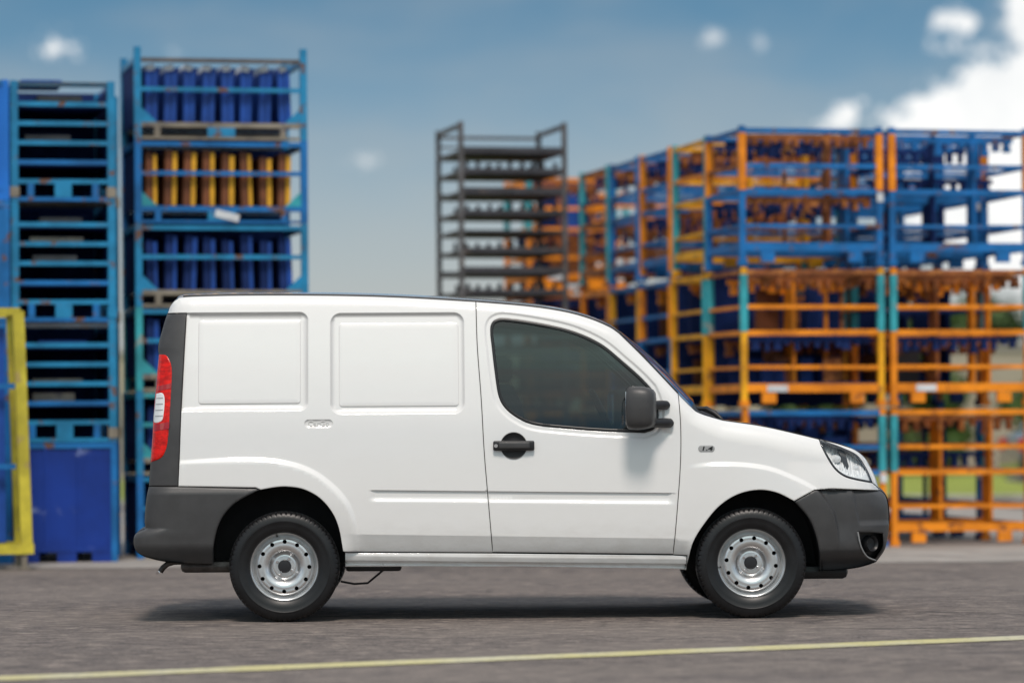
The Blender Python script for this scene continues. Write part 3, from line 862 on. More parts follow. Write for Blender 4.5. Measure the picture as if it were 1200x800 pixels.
rim_me = lathe_mesh('rim', [(0.190, -0.060), (0.1975, -0.0615), (0.1985, -0.066), (0.196, -0.0685), (0.192, -0.067), (0.189, -0.060), (0.185, -0.050), (0.1835, -0.038), (0.180, -0.036), (0.176, -0.030), (0.173, -0.022), (0.169, -0.016), (0.164, -0.010), (0.163, 0.05), (0.185, 0.06)], M_STEEL, 96, 30)
hub_me = lathe_mesh('hub_cap', [(0.0, -0.020), (0.012, -0.0205), (0.030, -0.0185), (0.0345, -0.014), (0.0365, -0.004), (0.0365, 0.005)], M_BLACK, 32)
bolt_me = lathe_mesh('wheel_bolt', [(0.0, -0.014), (0.0065, -0.014), (0.0085, -0.011), (0.0085, 0.0), (0.012, 0.003)], M_CHROME, 6, 20)
drum_me = lathe_mesh('brake_drum', [(0.0, 0.0), (0.13, 0.0), (0.135, 0.01), (0.135, 0.06), (0, 0.06)], M_DARK, 32)
valve_me = tube_mesh('valve', [(0, 0, 0), (0, -0.018, -0.004), (0, -0.03, -0.006)], [0.004, 0.0045, 0.003], M_BLACK, 8)
def wheel(u, y, sgn, spin):
    x = P(u, 663)[0]
    root = obj('wheel', t_me, van)
    root.location = (x, y, 0.3035)
    root.rotation_euler = (0, R(spin), 0) if sgn < 0 else (0, R(spin), R(180))
    def sub(n, me, loc=(0, 0, 0)):
        o = obj(n, me, root); o.location = loc; return o
    sub('rim', rim_me); sub('wheel_disc', d_me, (0, -0.046, 0)); sub('hub_cap', hub_me, (0, -0.002, 0)); sub('brake_drum', drum_me, (0, 0.03, 0))
    sub('valve', valve_me, (0.172, -0.03, 0.0))
    for k in range(4):
        a = R(45 + 90 * k); sub('wheel_bolt', bolt_me, (0.0465 * math.cos(a), -0.0025, 0.0465 * math.sin(a)))
    return root
for u, sp in ((333, -104), (882, 172)):
    wheel(u, -0.762, -1, sp); wheel(u, 0.762, 1, sp + 40)

# ---- wheel wells and underbody
def well(name, line, y0, y1):
    L = resample(line, 0.03, False)
    V, F = [], []
    for q in L: V += [(q[0], -y0, q[1]), (q[0], -y1, q[1])]
    for i in range(len(L) - 1): F.append((2 * i, 2 * i + 1, 2 * i + 3, 2 * i + 2))
    F.append(tuple(2 * i + 1 for i in range(len(L))))
    me = mesh_of(name, V, F, M_DARK, True, 40)
    obj(name, me, van)
    obj(name, me, van).scale = (1, -1, 1)
def grown(line, k, cu, cv):
    c = P(cu, cv); return [(c[0] + (q[0] - c[0]) * k, c[1] + (q[1] - c[1]) * k) for q in line]
well('wheel_well', [(q[0], q[1]) for q in grown(ARCHRB[::-1] + ARCHR[1:], 1.03, 333, 660)], 0.80, 0.50)
well('wheel_well', [(q[0], q[1]) for q in grown(ARCHF + ARCHFB[1:], 1.03, 882, 660)], 0.80, 0.45)
def ubox(name, u0, u1, v0, v1, y0, y1, m=M_DARK, bev=0.02):
    a, b = P(u0, v1), P(u1, v0)
    me = rbox_mesh(name, (b[0] - a[0], y1 - y0, b[1] - a[1]), bev, m, 2)
    o = obj(name, me, van); o.location = ((a[0] + b[0]) / 2, (y0 + y1) / 2, (a[1] + b[1]) / 2); return o
ubox('floor_pan', 405, 806, 628, 655, -0.70, 0.70)
ubox('rear_floor', 185, 404, 590, 645, -0.48, 0.48)
ubox('front_floor', 806, 985, 560, 660, -0.43, 0.43)
ubox('rear_axle', 326, 340, 655, 668, -0.66, 0.66, M_DARK, 0.01)
ubox('front_axle', 876, 888, 655, 668, -0.66, 0.66, M_DARK, 0.01)
ubox('front_undertray', 930, 999, 664, 681, -0.62, 0.62, M_BLACK, 0.03)
ubox('silencer', 209, 275, 658, 672.5, -0.66, -0.30, M_PIPE, 0.025)
tp = [P(214, 660), P(200, 660.5), P(192, 662.5), P(186, 667), P(182.5, 672)]
obj('tail_pipe', tube_mesh('tail_pipe', [(q[0], -0.56, q[1]) for q in tp], 0.016, M_PIPE, 14), van)
tip = obj('tail_pipe_tip', lathe_mesh('tail_pipe_tip', [(0.0165, 0), (0.019, -0.001), (0.019, 0.012), (0.0165, 0.012)], M_CHROME, 20), van)
tip.location = (P(181.7, 673)[0], -0.56, P(181.7, 673)[1]); tip.rotation_euler = (R(90), R(-35), 0)
ubox('jacking_bracket', 404, 470, 660, 671, -0.66, -0.45, M_BLACK, 0.015)
lp = [P(398, 683), P(414, 686), P(430, 685), P(436, 680), P(448, 670)]
obj('hanger_rod', tube_mesh('hanger_rod', [(q[0], -0.62, q[1]) for q in lp], 0.006, M_DARK, 8), van)

# ---- cabin
ubox('bulkhead', 560, 563, 375, 640, -0.70, 0.70, M_CAB, 0.005)
ubox('cabin_floor', 563, 800, 612, 628, -0.72, 0.72, M_CAB, 0.005)
ubox('dashboard', 742, 835, 492, 560, -0.72, 0.72, M_CAB, 0.05)
for yy in (-0.38, 0.38):
    def sec(pts, wy):
        rings = []
        for (u, v, h, k) in pts:
            q = P(u, v); rings.append([(q[0] - h + 2 * h * (0.5 + 0.5 * math.cos(a)), yy + wy * k * (math.copysign(abs(math.sin(a)) ** 0.6, math.sin(a))), q[1]) for a in [2 * math.pi * i / 20 for i in range(20)]])
        return rings
    st = obj('seat', loft_mesh('seat', sec([(640, 610, .20, .9), (640, 600, .24, 1), (638, 572, .25, 1), (634, 560, .23, .93)], 0.25), M_SEAT), van)
    obj('backrest', loft_mesh('backrest', sec([(616, 572, .08, .9), (607, 530, .085, 1), (596, 470, .08, 1), (591, 452, .06, .85), (590, 449, .03, .6)], 0.25), M_SEAT), st)
    obj('headrest', loft_mesh('headrest', sec([(592, 446, .035, .7), (591, 440, .055, 1), (589, 422, .055, 1), (588, 415, .035, .8)], 0.14), M_SEAT), st)
sw = P(722, 492)
rings = []
for i in range(33):
    a = 2 * math.pi * i / 32
    rings.append((sw[0] - 0.09 * math.sin(a) * 0.9, 0.36 + 0.185 * math.cos(a), sw[1] + 0.17 * math.sin(a)))
obj('steering_wheel', tube_mesh('steering_wheel', rings, 0.016, M_BLACK, 8), van)

# ================================================================== the yard
def ground_mat():
    m = bpy.data.materials.new('asphalt'); m.use_nodes = True
    n = NB(m.node_tree); p = m.node_tree.nodes['Principled BSDF']
    g = n.new('ShaderNodeNewGeometry')
    pos = g.outputs['Position']
    st = n.vmath('MULTIPLY', pos, (0.55, 1.3, 1))
    big = n.smooth(n.noise(n.vmath('MULTIPLY', pos, (0.35, 0.9, 1)), 0.9, 4, 0.6), 0.3, 0.7)
    mid = n.smooth(n.noise(st, 5.5, 6, 0.7), 0.32, 0.72)
    fine = n.noise(pos, 46, 4, 0.7)
    gr = n.noise(n.vmath('MULTIPLY', pos, (0.5, 0.8, 1)), 13, 6, 0.75)
    c = n.mix(big, (0.106, 0.087, 0.079), (0.142, 0.118, 0.107))
    c = n.mix(n.math('MULTIPLY', mid, 0.45), c, (0.185, 0.158, 0.142))
    c = n.mix(n.math('MULTIPLY', n.smooth(gr, 0.51, 0.62), 0.85), c, (0.30, 0.25, 0.215))
    c = n.mix(n.math('MULTIPLY', n.smooth(gr, 0.49, 0.38), 0.85), c, (0.046, 0.038, 0.041))
    c = n.mix(n.math('MULTIPLY', n.smooth(fine, 0.52, 0.66), 0.65), c, (0.30, 0.26, 0.23))
    c = n.mix(n.math('MULTIPLY', n.smooth(fine, 0.47, 0.34), 0.6), c, (0.045, 0.038, 0.040))
    stain = n.smooth(n.noise(n.vmath('ADD', st, (3.1, 7.7, 0)), 1.3, 5, 0.6), 0.54, 0.70)
    c = n.mix(n.math('MULTIPLY', stain, 0.55), c, (0.074, 0.063, 0.064))
    vor = n.new('ShaderNodeTexVoronoi'); vor.feature = 'DISTANCE_TO_EDGE'
    n.link(n.vmath('MULTIPLY', pos, (0.42, 0.55, 1)), vor.inputs['Vector']); vor.inputs['Scale'].default_value = 1.0
    jag = n.math('MULTIPLY_ADD', n.noise(pos, 7, 5, 0.7), 0.05, -0.025)
    crack = n.smooth(n.math('ABSOLUTE', n.math('ADD', vor.outputs['Distance'], jag)), 0.012, 0.003)
    crack = n.math('MULTIPLY', crack, n.smooth(n.noise(pos, 0.55, 3, 0.5), 0.45, 0.60))
    c = n.mix(n.math('MULTIPLY', crack, 0.7), c, (0.035, 0.030, 0.030))
    patch_ = n.smooth(n.noise(n.vmath('MULTIPLY', pos, (0.22, 0.5, 1)), 1.7, 3, 0.5, 0.6), 0.47, 0.53)
    c = n.mix(n.math('MULTIPLY', patch_, 0.30), c, (0.215, 0.182, 0.158))
    n.link(c, p.inputs['Base Color'])
    p.inputs['Roughness'].default_value = 0.82
    b = n.new('ShaderNodeBump'); b.inputs['Strength'].default_value = 0.7; b.inputs['Distance'].default_value = 0.012
    h = n.math('ADD', n.math('MULTIPLY', mid, 0.6), fine)
    n.link(h, b.inputs['Height']); n.link(b.outputs['Normal'], p.inputs['Normal'])
    return m
def sheet(name, pts, z, m):
    o = obj(name, mesh_of(name, [(x, y, z) for x, y in pts], [tuple(range(len(pts)))], m, False))
    return tag(o, kind='structure')
sheet('ground', [(-2500, -400), (2500, -400), (2500, 4000), (-2500, 4000)], 0.0, ground_mat())
M_CONC = mat('concrete_apron', (0.30, 0.275, 0.25), 0.85, var=0.22, vscale=0.8, col2=(0.16, 0.145, 0.135), lo=0.52, hi=0.75, bump=0.3, bscale=8)
sheet('concrete_apron', [(-60, 7.0), (60, 7.35), (60, 24.2), (-60, 23.6)], 0.004, M_CONC)

def line_mat():
    m = bpy.data.materials.new('yellow_line_paint'); m.use_nodes = True
    n = NB(m.node_tree); p = m.node_tree.nodes['Principled BSDF']
    g = n.new('ShaderNodeNewGeometry')
    wear = n.smooth(n.noise(g.outputs['Position'], 26, 6, 0.78), 0.50, 0.66)
    fade = n.smooth(n.noise(g.outputs['Position'], 2.2, 3, 0.5), 0.35, 0.7)
    c = n.mix(fade, (0.56, 0.51, 0.24), (0.55, 0.52, 0.38))
    c = n.mix(n.math('MULTIPLY', wear, 0.85), c, (0.16, 0.145, 0.135))
    n.link(c, p.inputs['Base Color']); p.inputs['Roughness'].default_value = 0.7
    return m
la, lb = Vector((-2.19, -4.10)), Vector((2.62, -1.78))
dv = (lb - la).normalized(); nv = Vector((-dv.y, dv.x)) * 0.135
la2, lb2 = la - dv * 30, lb + dv * 30
V, F = [], []
rng = random.Random(3)
for i in range(261):
    c = la2.lerp(lb2, i / 260)
    j0, j1 = rng.uniform(-.12, .12), rng.uniform(-.12, .12)
    V += [(c.x - nv.x * (1 + j0), c.y - nv.y * (1 + j0), 0.004), (c.x + nv.x * (1 + j1), c.y + nv.y * (1 + j1), 0.004)]
    if i: F.append((2 * i - 2, 2 * i, 2 * i + 1, 2 * i - 1))
yl = obj('yellow_line', mesh_of('yellow_line', V, F, line_mat(), False)); tag(yl, kind='structure')

# ---- rack paints
def paint(name, col, chips=(0.15, 0.065, 0.03), lo=0.57, hi=0.66, var=0.28):
    return mat(name, col, 0.5, var=var, vscale=3.4, col2=chips, lo=lo, hi=hi)
M_BLUE = paint('rack_blue', (0.006, 0.140, 0.40))
M_CYAN = paint('rack_cyan', (0.012, 0.21, 0.41))
M_NAVY = mat('rack_navy', (0.014, 0.032, 0.125), 0.75, var=0.35, vscale=3, spec=0.12)
M_TRAY = mat('tray_dark_steel', (0.045, 0.044, 0.052), 0.6, var=0.3, vscale=4, col2=(0.12, 0.09, 0.075), lo=0.58, hi=0.7)
M_ROYAL = mat('rack_royal', (0.006, 0.060, 0.31), 0.5, var=0.25, vscale=3, col2=(0.10, 0.13, 0.25), lo=0.64, hi=0.74)
M_ORANGE = paint('rack_orange', (0.84, 0.245, 0.006), chips=(0.30, 0.09, 0.02))
M_YELLOW = paint('rack_yellow', (0.84, 0.37, 0.008), chips=(0.35, 0.14, 0.03))
M_TEAL = paint('rack_teal', (0.035, 0.33, 0.38), chips=(0.30, 0.33, 0.30), lo=0.62)
M_RUST = mat('rack_rust', (0.24, 0.075, 0.022), 0.8, var=0.35, vscale=5, col2=(0.52, 0.20, 0.05), lo=0.5, hi=0.66)
M_GREY = mat('rack_dark_steel', (0.095, 0.090, 0.092), 0.55, var=0.3, vscale=4, col2=(0.19, 0.15, 0.12), lo=0.58, hi=0.7)
M_TAN = mat('rack_worn_tan', (0.24, 0.21, 0.165), 0.75, var=0.25, vscale=5, col2=(0.10, 0.09, 0.10), lo=0.55, hi=0.68)
M_YEL = paint('trolley_yellow', (0.56, 0.47, 0.045), chips=(0.40, 0.30, 0.10))
M_SHEETY = mat('sheet_ochre', (0.72, 0.36, 0.02), 0.6, var=0.2, vscale=6)
M_SHEETB = mat('sheet_brown', (0.17, 0.055, 0.02), 0.7, var=0.3, vscale=6)
M_WHITEP = mat('sheet_white', (0.62, 0.64, 0.66), 0.6, var=0.15, vscale=5)
YAW = R(12.4)

CUBES = {}
def cube(m):
    if m.name not in CUBES:
        b = 0.06
        bm = bmesh.new(); bmesh.ops.create_cube(bm, size=1.0)
        me = bpy.data.meshes.new('beam_' + m.name); bm.to_mesh(me); bm.free()
        me.materials.append(m); CUBES[m.name] = me
    return CUBES[m.name]
def bx(parent, name, x0, x1, y0, y1, z0, z1, m, tilt=None):
    o = obj(name, cube(m), parent)
    o.location = ((x0 + x1) / 2, (y0 + y1) / 2, (z0 + z1) / 2); o.scale = (x1 - x0, y1 - y0, z1 - z0)
    if tilt: o.rotation_euler = tilt
    return o
def place(name, fx, fd, lx, ly, z, label, cat, group):
    """a thing whose front-left corner lies lx along and ly behind the corner (fx, fd) of its row"""
    c, s = math.cos(YAW), math.sin(YAW)
    r = empty(name, (fx + lx * c - ly * s, fd + CAM_Y + lx * s + ly * c, z), YAW + R(random.uniform(-.4, .4)))
    return tag(r, label, cat, group)

COMBS = {}
def comb(w_, n, depth, m, seed):
    key = (round(w_, 2), n, m.name, seed)
    if key in COMBS: return COMBS[key]
    rg = random.Random(seed)
    bm = bmesh.new()
    def add(x0, x1, y0, y1, z0, z1):
        r = bmesh.ops.create_cube(bm, size=1.0)
        for v in r['verts']: v.co = Vector(((x0 + x1) / 2 + v.co.x * (x1 - x0), (y0 + y1) / 2 + v.co.y * (y1 - y0), (z0 + z1) / 2 + v.co.z * (z1 - z0)))
    add(0, w_, -0.02, 0.02, -0.025, 0.015)
    for i in range(n):
        x = (i + 0.5) / n * w_ + rg.uniform(-.012, .012); h = depth * rg.uniform(0.5, 1.25); t = rg.uniform(0.012, 0.028)
        add(x - t, x + t, -0.03, 0.03, -h, -0.01)
        if rg.random() < 0.5: add(x - t * 1.5, x + t * 1.2, -0.05, 0.01, -h - 0.02, -h + 0.025)
    me = bpy.data.meshes.new('hook_rail'); bm.to_mesh(me); bm.free(); me.materials.append(m)
    COMBS[key] = me
    return me

def cage_rack(root, w_, d_, h_, mp, ml, sleeve=None, dark=0, hooks=(M_RUST, M_NAVY), seed=0, shelves=True, top=None):
    """open steel cage: posts mp, rails ml"""
    rg = random.Random(seed)
    t = 0.050
    alt = [M_BLUE, M_ORANGE, M_RUST, M_NAVY]
    for x in (0, w_ - t):
        for y in (0, d_ - t):
            bx(root, 'post', x, x + t, y, y + t, 0.0, h_, mp)
            if sleeve and rg.random() < 0.8: bx(root, 'post_sleeve', x - .004, x + t + .004, y - .004, y + t + .004, h_ * 0.54, h_ - 0.06, sleeve)
            bx(root, 'foot', x - .012, x + t + .012, y - .012, y + t + .012, 0.0, 0.05, ml)
    lv = [(h_ - 0.06, 0.042), (h_ - 0.35, 0.036), (h_ - 0.57, 0.044), (h_ - 0.855, 0.032), (0.12, 0.072)]
    def tl(): return (rg.uniform(-.006, .006), rg.uniform(-.006, .006), 0)
    for k, (z, s) in enumerate(lv):
        m = top if (k == 0 and top is not None) else ml
        def mm_(p): return rg.choice(alt) if rg.random() < p else m
        bx(root, 'rail', t, w_ - t, 0.006, 0.044, z, z + s, m, tl())
        bx(root, 'rail', t, w_ - t, d_ - 0.044, d_ - 0.006, z, z + s, mm_(.25), tl())
        bx(root, 'rail', 0.006, 0.044, t, d_ - t, z + .003, z + s - .003, mm_(.1), tl())
        bx(root, 'rail', w_ - 0.044, w_ - 0.006, t, d_ - t, z + .003, z + s - .003, mm_(.2), tl())
        if k < 4: bx(root, 'cross_bar', t, w_ - t, d_ * 0.5 - .012, d_ * 0.5 + .012, z + .01, z + s - .006, mm_(.5), tl())
    for x in (0.18, w_ - 0.30):
        bx(root, 'fork_block', x, x + 0.12, 0.0, 0.05, 0.03, 0.115, ml)
    for x in (w_ * 0.44, w_ * 0.72, w_ * 0.84):
        if rg.random() < 0.8: bx(root, 'inner_upright', x, x + 0.03, 0.45 + rg.uniform(-.1, .15), 0.62, 0.2, h_ - 0.02, hooks[0] if rg.random() < .6 else ml)
    if shelves:
        for k, (y, z) in enumerate(((0.16, h_ - 0.085), (0.62, h_ - 0.10), (0.2, h_ - 0.60), (0.7, h_ - 0.62))):
            o = obj('hook_rail', comb(w_ - 2 * t, 13, 0.085, hooks[(k + seed) % len(hooks)], (k * 3 + seed) % 11), root); o.location = (t, y, z)
    else:
        for k, (y, z) in enumerate(((0.3, h_ - 0.085), (0.8, h_ - 0.40))):
            o = obj('hook_rail', comb(w_ - 2 * t, 11, 0.10, hooks[(k + seed) % len(hooks)], (k + seed) % 5), root); o.location = (t, y, z)
    if seed % 2 == 0: bx(root, 'tag_plate', w_ - t - 0.002, w_ + 0.004, -0.008, -0.003, h_ * 0.46, h_ * 0.46 + 0.075, M_WHITEP)
    if seed % 3 == 0: bx(root, 'tag_plate', 0.22, 0.40, -0.002, 0.003, 0.125, 0.182, M_WHITEP)
    if dark:
        for q in range(6 + 5 * dark):
            wq = rg.uniform(0.10, 0.30); x0 = t + rg.uniform(0, w_ - 2 * t - wq); y0 = rg.uniform(0.35, d_ - 0.14); up = rg.random() < 0.5
            z0, z1 = (0.205, rg.uniform(0.36, 0.53)) if not up else (h_ - 0.565, h_ - rg.uniform(0.10, 0.26))
            bx(root, 'loaded_panel', x0, x0 + wq, y0, y0 + rg.uniform(.02, .06), z0, z1, rg.choice((M_NAVY, M_NAVY, M_NAVY, M_SHEETB, M_RUST, M_ROYAL, M_GREY)), (rg.uniform(-.12, .12), 0, rg.uniform(-.25, .25)))
        if dark > 1: bx(root, 'shade_panel', t, w_ - t, d_ - 0.075, d_ - 0.060, 0.02, h_ - 0.06, M_NAVY)  # added navy sheet, stands in for the shade deep inside the rack
        bx(root, 'floor_sheet', t, w_ - t, t, d_ - 0.10, 0.195, 0.203, M_NAVY)
        if dark > 1: bx(root, 'shelf_sheet', t, w_ - t, 0.25, d_ - 0.10, h_ - 0.578, h_ - 0.567, M_NAVY)

# ---- right-hand block: columns of cage racks, three high
RW, RD, RH = 1.25, 1.10, 1.17
PX, PD, PZ = 1.30, 1.16, 1.185
lvl_word = ['bottom', 'middle', 'top']
dep_word = ['', 'second', 'third', 'fourth', 'fifth']
spec = {
 # (i, j): [(post, rail, sleeve, dark)] bottom to top
 (0, 0): [(M_ORANGE, M_BLUE, M_TEAL, 2), (M_YELLOW, M_ORANGE, M_TEAL, 2), (M_BLUE, M_BLUE, M_ORANGE, 0)],
 (0, 1): [(M_YELLOW, M_YELLOW, None, 2), (M_YELLOW, M_YELLOW, M_TEAL, 2), (M_TEAL, M_YELLOW, None, 0)],
 (0, 2): [(M_BLUE, M_BLUE, None, 2), (M_BLUE, M_BLUE, M_ORANGE, 2), (M_ORANGE, M_BLUE, None, 0)],
 (0, 3): [(M_BLUE, M_BLUE, None, 2), (M_BLUE, M_BLUE, M_YELLOW, 2), (M_BLUE, M_BLUE, None, 0)],
 (0, 4): [(M_ORANGE, M_RUST, None, 2), (M_ORANGE, M_ORANGE, None, 2), (M_TEAL, M_RUST, None, 0)],
 (1, 0): [(M_ORANGE, M_ORANGE, M_TEAL, 0), (M_ORANGE, M_ORANGE, M_TEAL, 0), (M_BLUE, M_BLUE, M_ORANGE, 0)],
 (1, 1): [(M_BLUE, M_NAVY, None, 0), (M_RUST, M_NAVY, None, 1), (M_BLUE, M_BLUE, None, 0)],
 (1, 2): [(M_NAVY, M_BLUE, None, 0), (M_BLUE, M_NAVY, None, 1), (M_BLUE, M_BLUE, None, 0)],
 (1, 3): [None, (M_BLUE, M_RUST, None, 1), None],
}
NAMEC = {'rack_blue': 'blue', 'rack_orange': 'orange', 'rack_yellow': 'yellow', 'rack_rust': 'rusty brown', 'rack_navy': 'navy', 'rack_teal': 'teal'}
sd = 1
for (i, j), col3 in spec.items():
    for k, sp in enumerate(col3):
        sd += 1
        if sp is None: continue
        mp, ml, sl, dk = sp
        where = ('in the corner column' if (i, j) == (0, 0) else
                 f'in the {dep_word[j]} column back' if i == 0 else
                 'in the column past the van nose' if j == 0 else
                 f'{dep_word[j]} deep behind the van nose')
        pc, rc = NAMEC[mp.name], NAMEC[ml.name]
        colw = f'{rc} steel cage rack' if pc == rc else f'{rc} steel cage rack with {pc} posts'
        r = place('cage_rack', 1.93, 29.5, i * PX, j * PD, 0.004 + k * PZ, f'{colw}, {lvl_word[k]} {where}', 'rack', 'steel cage racks of the right-hand block')
        hk = [(M_RUST, M_NAVY), (M_RUST, M_ORANGE, M_NAVY), (M_NAVY, M_RUST)][(sd + k) % 3]
        if i == 1 and j < 2 and k == 2: hk = (M_NAVY, M_BLUE)
        r.rotation_euler[2] += R(random.uniform(-.35, .35)); r.location.x += random.uniform(-.01, .01)
        cage_rack(r, RW, RD, RH, mp, ml, sl, dk, hk, sd, not (i == 1 and k != 1), M_RUST if (k == 1 and j == 0) else None)

# ---- orange and rusty racks farther back, between the grey stack and the block
for n_, (lx, ly) in enumerate(((0.0, 0.0), (0.05, 1.25))):
    for k in range(3):
        r = place('cage_rack', 0.17 + n_ * 0.42, 36.2 + n_ * 1.2, lx, ly, 0.004 + k * 1.20,
                  f'{"rusty brown" if (k + n_) % 2 else "orange"} cage rack seen through the dark grey stack, {lvl_word[k]} of the {"rear" if n_ else "front"} pile', 'rack', 'weathered racks behind the grey stack')
        cage_rack(r, 0.95, 1.1, 1.19, M_RUST if (k + n_) % 2 else M_ORANGE, M_RUST if k % 2 else M_ORANGE, M_TEAL if k == 2 else None, 1, (M_RUST, M_NAVY), 40 + k + 3 * n_)

# ---- dark grey stack in the middle
def tray_rack(root, w_, d_, h_, m, top=False, seed=0):
    rg = random.Random(90 + seed)
    t = 0.045
    for x in (0, w_ - t):
        for y in (0, d_ - t): bx(root, 'post', x, x + t, y, y + t, 0, h_ + (0.16 if top else -0.004), m)
        if top: bx(root, 'end_rail', x + .004, x + t - .004, t, d_ - t, h_ + 0.105, h_ + 0.145, m)
        for z in (0.03, 0.225, 0.42, 0.61): bx(root, 'end_rail', x + .004, x + t - .004, t, d_ - t, z, z + 0.03, m)
    if top:
        bx(root, 'rail', t, w_ - t, d_ - 0.04, d_ - 0.008, h_ + 0.08, h_ + 0.11, m); bx(root, 'rail', t, w_ - t, d_ - 0.04, d_ - 0.008, h_ - 0.01, h_ + 0.01, m)
    for k, z in enumerate((0.03, 0.225, 0.42, 0.61)):
        s = (0.050, 0.066, 0.052, 0.060 if top else 0.026)[k]
        for y in (0.004, d_ - 0.039): bx(root, 'rail', t, w_ - t, y, y + 0.035, z, z + s, M_TRAY)
        bx(root, 'tray', t, w_ - t, 0.045, d_ - 0.045, z + 0.004, z + 0.014, M_TRAY)
        if k in (0, 2):
            for q in range(9):
                x = t + (q + 0.5) / 9 * (w_ - 2 * t) + rg.uniform(-.01, .01)
                for y in (0.10, d_ * .55): bx(root, 'peg', x - 0.014, x + 0.014, y, y + 0.05, z + 0.015, z + 0.095 + rg.uniform(0, .03), M_TRAY)
lw6 = ['lowest', 'second up', 'middle', 'fourth up', 'topmost']
for k in range(5):
    r = place('tray_rack', (540 - 600) / 4130 * 33.0, 33.0, 0, 0, 0.004 + k * 0.745, f'dark grey steel tray rack, {lw6[k]} in the lone see-through stack behind the van roof', 'rack', 'dark grey tray racks in one stack')
    tray_rack(r, 1.04, 1.15, 0.745, M_GREY, k == 4, k)

# ---- blue stack with sheet dividers, left of centre
def sheet_rack(root, w_, d_, h_, mp, mr, mbase, msheet, medge, top=False, seed=0):
    t = 0.055
    for x in (0, w_ - t):
        for y in (0, d_ - t):
            bx(root, 'post', x, x + t, y, y + t, 0.0, h_ - 0.004 + (0.07 if top else 0), mp)
        bx(root, 'side_rail', x + .006, x + t - .006, t, d_ - t, h_ - 0.06, h_ - 0.015, mr)
    bx(root, 'side_sheet', 0.012, 0.024, t, d_ - t, 0.12, h_ - 0.07, M_NAVY)
    for y in (0.006, d_ - 0.046):
        bx(root, 'top_rail', t, w_ - t, y, y + 0.04, h_ - 0.055, h_ - 0.02, M_GREY if top else mr)
        bx(root, 'middle_rail', t, w_ - t, y, y + 0.03, h_ * 0.57, h_ * 0.57 + 0.035, mr)
        bx(root, 'base_rail', t, w_ - t, y, y + 0.04, 0.095, 0.135, mbase)
        bx(root, 'base_rail', t, w_ - t, y, y + 0.04, 0.0, 0.022, mbase)
    bx(root, 'base_block', w_ * 0.42, w_ * 0.58, 0.004, 0.05, 0.022, 0.095, M_CYAN if not seed % 2 else mr)
    for x in (0.16, w_ - 0.22): bx(root, 'base_block', x, x + 0.05, 0.004, 0.05, 0.022, 0.095, mbase)
    bx(root, 'dark_gap_sheet', t, w_ - t, d_ - 0.062, d_ - 0.05, 0.023, 0.094, M_NAVY)  # added dark sheet, so the fork gap reads dark instead of showing sky
    if seed in (3, 4): bx(root, 'tag_plate', w_ * .46, w_ * .60, -0.002, 0.003, 0.03, 0.09, M_WHITEP, (0, R(14), 0))
    # corner gussets
    for sx in (0, 1):
        V = [(t, 0, 0.135), (t + 0.13, 0, 0.135), (t, 0, 0.135 + 0.12)]
        if sx: V = [(w_ - a, b, c) for a, b, c in V]
        me = mesh_of('gusset', [(a, 0.012, c) for a, b, c in V] + [(a, 0.03, c) for a, b, c in V], [(0, 1, 2), (5, 4, 3), (0, 3, 4, 1), (1, 4, 5, 2), (2, 5, 3, 0)], M_TEAL if seed % 2 == 0 else mr, False)
        obj('gusset', me, root)
    bx(root, 'floor_sheet', t, w_ - t, 0.05, d_ - 0.05, 0.136, 0.142, M_NAVY)
    bx(root, 'back_sheet', t, w_ - t, d_ - 0.07, d_ - 0.055, 0.143, h_ - 0.006, M_NAVY)
    n = 8; rgb = random.Random(seed + 5)
    for k in range(n):
        x = t + 0.03 + k * (w_ - 2 * t - 0.06) / n
        jt = (0, R(rgb.uniform(-2.2, 2.2)), 0); jh = rgb.uniform(0, .05)
        o = bx(root, 'divider_sheet', x + 0.012, x + 0.065, 0.07, d_ - 0.1, 0.143, h_ - 0.085 - jh, msheet, jt)
        o2 = bx(root, 'divider_edge', x + 0.070, x + 0.107 + rgb.uniform(-.012, .006), 0.062, 0.35, 0.143, h_ - 0.10 - jh, medge, jt)
        if top: bx(root, 'divider_cap', x + 0.02, x + 0.085, 0.065, 0.4, h_ - 0.118, h_ - 0.070, M_WHITEP, (0, R(rgb.uniform(-14, 14)), 0))
BP = 0.672
kinds = [(M_BLUE, M_CYAN, M_TAN, M_NAVY, M_ROYAL), (M_CYAN, M_TEAL, M_TAN, M_NAVY, M_ROYAL), (M_TEAL, M_CYAN, M_TAN, M_NAVY, M_ROYAL),
         (M_CYAN, M_CYAN, M_TAN, M_NAVY, M_ROYAL), (M_BLUE, M_BLUE, M_BLUE, M_SHEETB, M_SHEETY), (M_CYAN, M_CYAN, M_TAN, M_ROYAL, M_ROYAL)]
blab = ['blue sheet rack on the ground under the tall divider stack behind the van tail', 'second rack up, mostly hidden by the van, in the tall blue divider stack', 'third rack up with teal posts in the tall blue divider stack',
        'blue rack of navy sheets just above the van roof, under the ochre one', 'blue rack holding a row of ochre and brown sheets, second from the top', 'topmost blue rack of the tall stack with white-tipped royal blue sheets']
for k in range(6):
    r = place('sheet_rack', (160 - 600) / 4130 * 28.2, 28.2, 0, 0, 0.004 + k * BP, blab[k], 'rack', 'racks with upright divider sheets in the tall stack')
    mp, mr, mb, ms, me_ = kinds[k]
    sheet_rack(r, 1.40, 1.0, BP, mp, mr, mb, ms, me_, k == 5, k)

